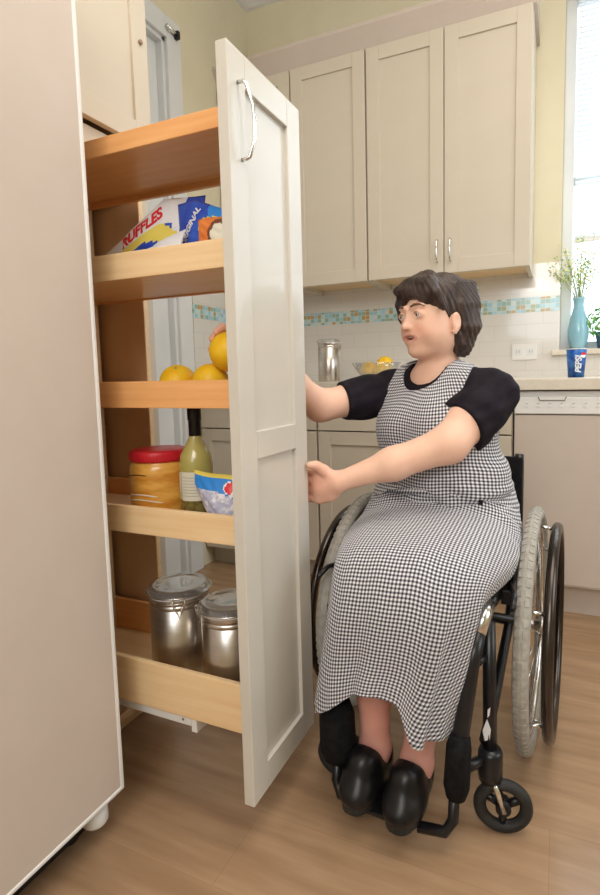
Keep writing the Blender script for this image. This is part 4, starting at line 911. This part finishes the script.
# left hand gripping the door edge
S.ell((-0.523, 1.178, 0.708), (0.040, 0.019, 0.040), 0.014); S.cap(LW, (-0.535, 1.177, 0.706), 0.024, 0.019, 0.015)
S.cap((-0.543, 1.180, 0.742), (-0.545, 1.180, 0.676), 0.0155, 0.0145, 0.012)
for i, (z, L) in enumerate(((0.744, 0.0), (0.721, 0.004), (0.698, 0.001), (0.676, -0.006))):
    S.chain([A(-0.550, 1.181, z), A(-0.585 - L * .5, 1.183, z - 0.001), A(-0.605 - L, 1.172, z - 0.002), A(-0.607 - L, 1.148 - L, z - 0.003)], [0.0120, 0.0108, 0.0098, 0.0082], 0.004)
S.chain([A(-0.503, 1.172, 0.732), A(-0.526, 1.165, 0.752), A(-0.539, 1.152, 0.764), A(-0.547, 1.134, 0.768)], [0.0155, 0.0128, 0.0112, 0.0092], 0.008)
# right hand around the fruit
OC = A(-0.664, 0.985, 1.038); OR = 0.045
S.ell((-0.672, 1.075, 1.053), (0.030, 0.036, 0.018), 0.014); S.cap(RW, (-0.673, 1.085, 1.050), 0.022, 0.019, 0.015)
def onS(d, e=0.0): d = A(*d); return OC + d / np.linalg.norm(d) * (OR + e)
for tip, mid, r0 in (((-0.45, -0.35, 0.95), (-0.15, 0.35, 1.0), (-0.655, 1.055, 1.070)), ((-0.85, -0.10, 0.62), (-0.5, 0.5, 0.85), (-0.672, 1.058, 1.068)),
                     ((-1.0, 0.05, 0.14), (-0.7, 0.62, 0.50), (-0.688, 1.060, 1.060)), ((-0.95, 0.20, -0.38), (-0.65, 0.75, 0.05), (-0.698, 1.064, 1.046))):
    m1 = onS(mid, 0.009); S.chain([A(*r0), m1 * .35 + A(*r0) * .65 + A(-0.003, 0, 0.004), m1, (onS(tip, 0.008) + m1) * .5 * 1.0 + (onS(tip, 0.008) + m1 - 2 * OC) * .5 * 0.12, onS(tip, 0.006)], [0.0105, 0.010, 0.0095, 0.009, 0.0078], 0.004)
S.chain([A(-0.655, 1.082, 1.043), A(-0.636, 1.055, 1.025), onS((0.75, 0.6, -0.25), 0.009), onS((0.85, -0.1, -0.30), 0.006)], [0.0135, 0.012, 0.0105, 0.0085], 0.008)
# legs
for hip, kn, ank, toe in ((A(-0.375, 1.44, 0.57), A(-0.385, 1.09, 0.535), A(-0.372, 1.080, 0.13), A(-0.380, 1.00, 0.085)), (A(-0.20, 1.44, 0.57), A(-0.225, 1.10, 0.54), A(-0.272, 1.070, 0.13), A(-0.277, 0.99, 0.085))):
    S.cap(hip, kn, 0.080, 0.058, 0.04); S.chain([kn, kn * .62 + ank * .38 + A(0, 0.018, 0), kn * .3 + ank * .7 + A(0, 0.006, 0), ank], [0.054, 0.050, 0.037, 0.033], 0.02)
    S.chain([ank, ank * .5 + toe * .5 + A(0, 0, -0.02), toe + A(0, 0, -0.006)], [0.031, 0.030, 0.024], 0.02); S.cap(ank, ank + A(0, 0.025, -0.05), 0.028, 0.024, 0.02)
V, Q = S.mesh(1)
# colouring of skin, lips, brows, cheeks
L_ = (V - HC) @ HR.T; base = A(0.86, 0.55, 0.42); C = np.tile(base, (len(V), 1))
def blend(w_, col):
    global C
    w_ = np.clip(w_, 0, 1)[:, None]; C = C * (1 - w_) + np.array(col) * w_
f, l, u = L_.T; u = u - 0.011; face = (f > 0.03) & (np.abs(l) < 0.07) & (np.abs(u) < 0.13)
blend(np.exp(-(((np.abs(l) - 0.038) / 0.018) ** 2 + ((u + 0.030) / 0.018) ** 2)) * 0.55 * face, (0.80, 0.36, 0.24))
blend(np.exp(-((l / 0.013) ** 2 + ((u + 0.030) / 0.010) ** 2)) * 0.35 * face, (0.80, 0.36, 0.26))
lipw = ((np.abs(l) < 0.031) & (f > 0.068)) * np.clip(1.4 - np.abs((u + 0.0490) / (0.0100 * np.sqrt(np.clip(1 - (l / 0.033) ** 2, 0.05, 1)))) ** 6, 0, 1)
blend(lipw * 0.75, (0.66, 0.27, 0.23)); blend(((np.abs(l) < 0.018) & (np.abs(u + 0.0488) < 0.006) & (f > 0.05) & (f < 0.082)) * 1.0, (0.12, 0.03, 0.03))
feet = np.clip((0.36 - V[:, 2]) / 0.10, 0, 1); blend(feet * 0.75, (0.70, 0.31, 0.26))
hands = np.clip(1 - np.linalg.norm(V - A(-0.55, 1.16, 0.72), axis=1) / 0.10, 0, 1) * 1.5; blend(hands * 0.5, (0.80, 0.40, 0.30))
hands = np.clip(1 - np.linalg.norm(V - OC, axis=1) / 0.11, 0, 1) * 1.8; blend(hands * 0.6, (0.84, 0.42, 0.30))
mesh_np('body', V, Q, skin, per, cols=C)
rotH = Matrix(((hf[0], hl[0], hu[0]), (hf[1], hl[1], hu[1]), (hf[2], hl[2], hu[2])))
gaze = A(-0.80, -0.55, -0.12); gaze = gaze / np.linalg.norm(gaze)
for sd in (-1, 1):
    e = MB(); c = Vector(G(0.0772, sd * 0.033, 0.0080)); e.ball(c, 0.0122, eyew, 24)
    g_ = Vector(hf * 0.9 + gaze * 0.3 + hl * 0.05).normalized(); qn = g_.to_track_quat('Z', 'Y').to_matrix()
    for rr, m, hh in ((0.0070, iris, 0.0108), (0.0034, pupil, 0.0122)):
        n = 16; R0 = 0.01235 if m is iris else 0.0125
        vs = [c + g_ * R0] + [c + qn @ Vector((rr * math.cos(a), rr * math.sin(a), math.sqrt(R0 ** 2 - rr ** 2))) for a in np.linspace(0, 2 * PI, n, endpoint=False)]
        e.add(vs, [(0, 1 + i, 1 + (i + 1) % n) for i in range(n)], m, True)
    e.build('eye', per)
    b = MB(); b.tube([Vector(G(0.0925, sd * 0.015, 0.0305)), Vector(G(0.0920, sd * 0.027, 0.0345)), Vector(G(0.0870, sd * 0.041, 0.0345)), Vector(G(0.0790, sd * 0.053, 0.028))], [0.0028, 0.0032, 0.0026, 0.0010], browm, 8); b.build('eyebrow', per)
    b = MB(); b.tube([Vector(G(0.0865, sd * 0.020, 0.010)), Vector(G(0.0920, sd * 0.028, 0.0150)), Vector(G(0.0900, sd * 0.038, 0.0145)), Vector(G(0.0805, sd * 0.048, 0.0085))], [0.0006, 0.0013, 0.0013, 0.0008], browm, 6); b.build('eyelash', per)
te = MB(); te.ball(G(0.0785, 0, -0.0458), (0.0105, 0.0185, 0.0040), teethm, 16, rotH); te.build('teeth', per)

# hair
S = SDF(HC - 0.16, HC + 0.16, 0.0026)
S.ell(H(-0.024, 0, 0.040), (0.096, 0.081, 0.091), 0.02, HR)
S.ell(H(-0.044, 0, -0.008), (0.060, 0.076, 0.088), 0.03, HR)
for sd in (-1, 1): S.ell(H(-0.040, sd * 0.050, -0.034), (0.034, 0.028, 0.062), 0.03, HR)
S.ell(H(0.036, 0.000, 0.072), (0.050, 0.064, 0.042), 0.03, HR)
S.ell(H(0.070, 0.0, -0.050), (0.088, 0.110, 0.090), 0.010, HR, 'sub')
S.ell(H(0.100, -0.012, 0.028), (0.050, 0.064, 0.042), 0.008, HR, 'sub')
S.ell(H(0.000, 0.090, -0.014), (0.021, 0.030, 0.034), 0.006, HR, 'sub')
S.ell(H(-0.010, 0, -0.134), (0.10, 0.11, 0.044), 0.012, HR, 'sub')
for i in range(14):
    t = i / 13       # fringe: parting on her right, sweeping across to her left temple
    p0 = H(0.020, -0.030 + 0.04 * t, 0.120); p1 = H(0.064 - 0.012 * t, -0.034 + 0.085 * t, 0.104 - 0.008 * t); p2 = H(0.083 - 0.030 * t, -0.052 + 0.122 * t, 0.090 - 0.020 * t)
    p3 = H(0.083 - 0.050 * t - 0.050 * max(0, .25 - t), -0.066 + 0.152 * t, 0.070 + 0.012 * math.sin(PI * t) - 0.050 * t ** 1.5 + 0.004 * math.sin(11 * t))
    S.chain([p0, p1, p2, p3], [0.012, 0.012, 0.009, 0.0030], 0.010)
for i in range(4):
    t = i / 3; S.chain([H(0.05, -0.050, 0.085), H(0.066 - 0.014 * t, -0.066, 0.055), H(0.054 - 0.014 * t, -0.078, 0.022 - 0.01 * t), H(0.036 - 0.012 * t, -0.078, -0.010 - 0.012 * t)], [0.012, 0.010, 0.008, 0.003], 0.010)
for sd in (-1, 1):
    for i in range(6):
        t = i / 5; S.chain([H(-0.020 - 0.06 * t, sd * 0.060, 0.09), H(-0.022 - 0.052 * t, sd * 0.077, 0.04), H(-0.032 - 0.038 * t, sd * 0.079, -0.02), H(-0.028 - 0.030 * t, sd * (0.070 - 0.01 * t), -0.062), H(-0.020 - 0.036 * t, sd * 0.058, -0.088 + 0.004 * math.sin(9 * t))], [0.011, 0.010, 0.011, 0.011, 0.005], 0.010)
sl, X, Y, Z = S.reg(HC - 0.16, HC + 0.16)
lx = (X - HC[0]) * hl[0] + (Y - HC[1]) * hl[1] + (Z - HC[2]) * hl[2]; fx = (X - HC[0]) * hf[0] + (Y - HC[1]) * hf[1] + (Z - HC[2]) * hf[2]; ux = (X - HC[0]) * hu[0] + (Y - HC[1]) * hu[1] + (Z - HC[2]) * hu[2]
# strands fan out from the parting
dl, du_ = lx + 0.02, 0.13 - ux
th = np.arctan2(fx - 0.02, dl * 1.0 + 1e-4) * (0.4 + 0 * ux) + 0
ph = np.arctan2(fx + 0.02 + 0.5 * np.maximum(du_, 0), np.abs(lx + 0.015) + 0.03)
S.v = S.v + (0.0009 * np.sin(ph * 60 + 3 * np.sin(ux * 30)) + 0.0006 * np.sin(ph * 131 + ux * 30)).astype(np.float32)
V, Q = S.mesh(1)
mesh_np('hair', V, Q, hairm, per)

# black tee: torso top plus short sleeves
S = SDF((-0.72, 1.14, 0.62), (-0.02, 1.66, 1.06), 0.0042)
torso(S, 0.002)
LH = LS * .32 + LE * .68; RH = RS * .30 + RE * .70
S.chain([LS, LS * .6 + LE * .4, LH], [0.061, 0.060, 0.060], 0.03); S.chain([RS, RS * .6 + RE * .4, RH], [0.060, 0.057, 0.056], 0.03)
sl, X, Y, Z = S.reg((-0.8, 1.1, 0.6), (0, 1.7, 1.1))
S.v = S.v + (0.0012 * np.sin(X * 60 + Z * 95 + 3 * np.sin(Y * 30)) + 0.0012 * np.sin(Z * 170 - X * 80)).astype(np.float32)
def limb_cut(S, P0, D, rad):
    """open a sleeve end: remove the part of a capsule region past plane P0 along D"""
    D = D / np.linalg.norm(D); sl, X, Y, Z = S.reg(P0 - 0.2, P0 + 0.2); t = (X - P0[0]) * D[0] + (Y - P0[1]) * D[1] + (Z - P0[2]) * D[2]
    rr = np.sqrt((X - P0[0]) ** 2 + (Y - P0[1]) ** 2 + (Z - P0[2]) ** 2); S.v[sl] = np.where(rr < rad, np.maximum(S.v[sl], t), S.v[sl])
limb_cut(S, LH - A(0, 0, 0), (LE - LS) + A(-0.02, 0, 0.03), 0.13); limb_cut(S, RH, RE - RS + A(-0.02, 0, 0), 0.13)
S.cap(NB + tf * 0.022 + A(0, 0, 0.006), NB + A(0, 0, 0.08), 0.056, 0.064, 0.006, 'sub')
V, Q = S.mesh(1); mesh_np('black_tee', V, Q, tee, per)['label'] = 'black short-sleeved tee'

# dress bodice
S = SDF((-0.56, 1.20, 0.56), (-0.04, 1.68, 1.05), 0.0042)
torso(S, 0.010)
S.cap(LS + A(0.035, 0, 0.05), LH + A(0.045, 0.01, 0.03), 0.090, 0.070, 0.006, 'sub'); S.cap(RS + A(-0.045, -0.02, 0.04), RE + A(-0.02, 0.02, 0.02), 0.080, 0.075, 0.006, 'sub')
S.cap(NB + tf * 0.030 + A(0, 0, -0.002), NB + A(0, -0.01, 0.09), 0.068, 0.074, 0.006, 'sub')
sl, X, Y, Z = S.reg((-0.8, 1.1, 0.5), (0, 1.7, 1.1))
ff = np.clip((0.80 - Z) / 0.15, 0, 1)
S.v = S.v + (ff * (0.0035 * np.sin(Z * 105 + X * 35 + 2 * np.sin(X * 25)) + 0.002 * np.sin(Z * 190 - X * 50)) + (1 - ff) * 0.0015 * np.sin(X * 50 - Z * 45)).astype(np.float32)
S.cut((0, 0, 0.605), (0, 0, -1))
V, Q = S.mesh(1)
d3 = V - A(-0.30, 1.46, 0); ang = np.arctan2(d3 @ tl, d3 @ tf); uv = np.stack([ang * 0.165, V[:, 2] * 1.0 + 0.004 * np.sin(ang * 5)], 1)
dr_ = mesh_np('dress_bodice', V, Q, check, per, uv=uv)

# skirt: rings swept from the waist over the lap to the hem
def ringpts(c, ax_w, ax_h, w, h, pw, n, fold=None):
    out = []
    for k in range(n):
        a = 2 * PI * k / n; ca, sa = math.cos(a), math.sin(a)
        x = w * math.copysign(abs(ca) ** pw, ca); y = h * math.copysign(abs(sa) ** pw, sa)
        s_ = 1 + (fold(a) if fold else 0)
        out.append(np.array(c) + np.array(ax_w) * x * s_ + np.array(ax_h) * y * s_)
    return out
n = 260; secs = []
xw = A(0.9988, -0.05, 0)
keys = [  # centre, 'up/outward' axis, half width, half height, power, fold amp
    ((-0.292, 1.455, 0.690), (0, -1.0, 0.05), 0.186, 0.146, 1.0, 0.00),
    ((-0.290, 1.450, 0.640), (0, -1.0, 0.25), 0.198, 0.160, 0.95, 0.01),
    ((-0.288, 1.415, 0.590), (0, -0.75, 0.66), 0.205, 0.150, 0.9, 0.015),
    ((-0.288, 1.330, 0.560), (0, -0.28, 0.96), 0.210, 0.100, 0.85, 0.015),
    ((-0.290, 1.230, 0.550), (0, -0.10, 1.0), 0.208, 0.090, 0.82, 0.015),
    ((-0.294, 1.130, 0.545), (0, -0.16, 0.98), 0.185, 0.082, 0.80, 0.015),
    ((-0.298, 1.078, 0.525), (0, -0.50, 0.86), 0.168, 0.086, 0.82, 0.02),
    ((-0.305, 1.060, 0.480), (0, -0.90, 0.43), 0.160, 0.084, 0.85, 0.045),
    ((-0.316, 1.058, 0.420), (0, -1.0, 0.10), 0.157, 0.086, 0.88, 0.075),
    ((-0.326, 1.058, 0.350), (0, -1.0, 0.0), 0.157, 0.088, 0.9, 0.095),
    ((-0.334, 1.056, 0.290), (0, -1.0, 0.0), 0.158, 0.092, 0.95, 0.10),
    ((-0.340, 1.054, 0.235), (0, -1.0, 0.0), 0.160, 0.096, 1.0, 0.11)]
def lerpkey(t):
    i = min(int(t), len(keys) - 2); a = t - i
    def cr(j): return keys[max(0, min(len(keys) - 1, j))]
    out = []
    for comp in range(6):
        p = [np.array(cr(i + d)[comp], float) for d in (-1, 0, 1, 2)]
        out.append(0.5 * ((2 * p[1]) + (-p[0] + p[2]) * a + (2 * p[0] - 5 * p[1] + 4 * p[2] - p[3]) * a * a + (-p[0] + 3 * p[1] - 3 * p[2] + p[3]) * a ** 3))
    return out
rows = 150; P3 = np.zeros((rows, n, 3))
for r in range(rows):
    t = r / (rows - 1) * (len(keys) - 1.0001); c, ah, w_, h_, pw, fa_ = lerpkey(t); ah = ah / np.linalg.norm(ah)
    lowf = max(0, (t - 6) / 5)
    def fold(a, t=t, fa_=float(fa_), lowf=lowf):
        return fa_ * (0.50 * math.sin(5 * a + 0.7 + t * 0.12) + 0.38 * math.sin(9 * a + 2.0 - t * 0.25) + 0.25 * math.sin(15 * a + t * 0.1)) + (0.008 * math.sin(t * 7 + 3 * a) + 0.006 * math.sin(t * 13 - 4 * a)) * max(0, 1 - abs(t - 2.5) / 3)
    ring_ = ringpts(c, xw, ah, float(w_), float(h_), float(pw), n, fold)
    P3[r] = ring_
# hem shape: lift in the middle, hang at the sides
for r in range(rows):
    t = r / (rows - 1) * (len(keys) - 1)
    if t > 7:
        q = ((t - 7) / 4) ** 1.3
        for k in range(n):
            a = 2 * PI * k / n; x = math.cos(a); front = max(0, math.sin(a)) ** 0.5
            lift = 0.098 / (1 + math.exp((x - 0.42) / 0.035)) / (1 + math.exp((-x - 0.52) / 0.13)) - 0.015 * max(0, -x) ** 2
            P3[r, k, 2] += q * lift * (1 if front > 0 else 0.7)
            if x > 0.45: P3[r, k, 0] -= q * 0.028 * (x - 0.45)
            P3[r, k, 0] -= q * 0.02 * max(0, -x - 0.5)
# right side spills over the thigh towards the wheel
vd = np.zeros((rows, n)); ud = np.zeros((rows, n))
dv = np.linalg.norm(np.diff(P3, axis=0), axis=2); vd[1:] = np.cumsum(dv, axis=0)
kf = n // 4
du = np.linalg.norm(np.roll(P3, -1, axis=1) - P3, axis=2)
cu = np.concatenate([np.zeros((rows, 1)), np.cumsum(du, axis=1)], 1)      # rows x (n+1)
ucol = cu - cu[:, kf:kf + 1]
Vs = np.concatenate([P3, P3[:, :1]], 1).reshape(-1, 3); vv = np.concatenate([vd, vd[:, :1]], 1)
vmean = vv[:, kf - 40:kf + 41].mean(1, keepdims=True); vv = vv * .5 + vmean * .5
uvs = np.stack([ucol.ravel(), -vv.ravel()], 1)
Qs = np.array([[r * (n + 1) + k, r * (n + 1) + k + 1, (r + 1) * (n + 1) + k + 1, (r + 1) * (n + 1) + k] for r in range(rows - 1) for k in range(n)])
sk = mesh_np('dress_skirt', Vs, Qs, check, per, uv=uvs)
so_ = sk.modifiers.new('thickness', 'SOLIDIFY'); so_.thickness = 0.0025; so_.offset = -1
# belt loop tab
MB().box((-0.170, 1.268, 0.668), (-0.160, 1.274, 0.680), tee, 0.001).build('waist_tab', per)

# shoes
for ank, toe in ((A(-0.372, 1.080, 0.13), A(-0.382, 1.00, 0.085)), (A(-0.274, 1.070, 0.13), A(-0.282, 0.99, 0.085))):
    dirf = toe - ank; dirf[2] = 0; dirf /= np.linalg.norm(dirf); z0 = 0.060
    lo = np.minimum(ank, toe) - 0.12; lo[2] = 0.03; hi = np.maximum(ank, toe) + 0.10; hi[2] = 0.20; hi[1] += 0.03
    S = SDF(lo, hi, 0.0032)
    heel = A(ank[0], ank[1], 0) - dirf * 0.015; tip = heel + dirf * 0.142; sdv = A(-dirf[1], dirf[0], 0); RT = np.array([dirf, sdv, A(0, 0, 1)])
    S.ell(heel + A(0, 0, z0 + 0.038), (0.042, 0.034, 0.056), 0.02, RT); S.ell(heel + dirf * 0.065 + A(0, 0, z0 + 0.036), (0.065, 0.042, 0.050), 0.03, RT); S.ell(tip - dirf * 0.045 + A(0, 0, z0 + 0.026), (0.050, 0.041, 0.028), 0.025, RT)
    S.ell(heel + dirf * 0.070 + A(0, 0, z0 + 0.078), (0.040, 0.034, 0.030), 0.02, RT)
    S.cap(ank + A(0, 0, -0.02), ank + A(0, 0, 0.08), 0.036, 0.060, 0.004, 'sub')
    S.cut((0, 0, z0 + 0.012), (0, 0, -1))
    V, Q = S.mesh(1); sh = mesh_np('shoe', V, Q, leather, per); sh['label'] = 'black leather clog'
    sole = MB(); pts = []
    for k in range(28):
        a = 2 * PI * k / 28; q = math.cos(a); L__ = 0.087; wdt = 0.036 + 0.006 * q; p = heel + dirf * (0.056 + L__ * q) + sdv * wdt * math.copysign(abs(math.sin(a)) ** 0.8, math.sin(a)); pts.append((p[0], p[1]))
    sole.prism(pts, 2, 0.0585, z0 + 0.016, rubberb); sole.build('sole', sh)
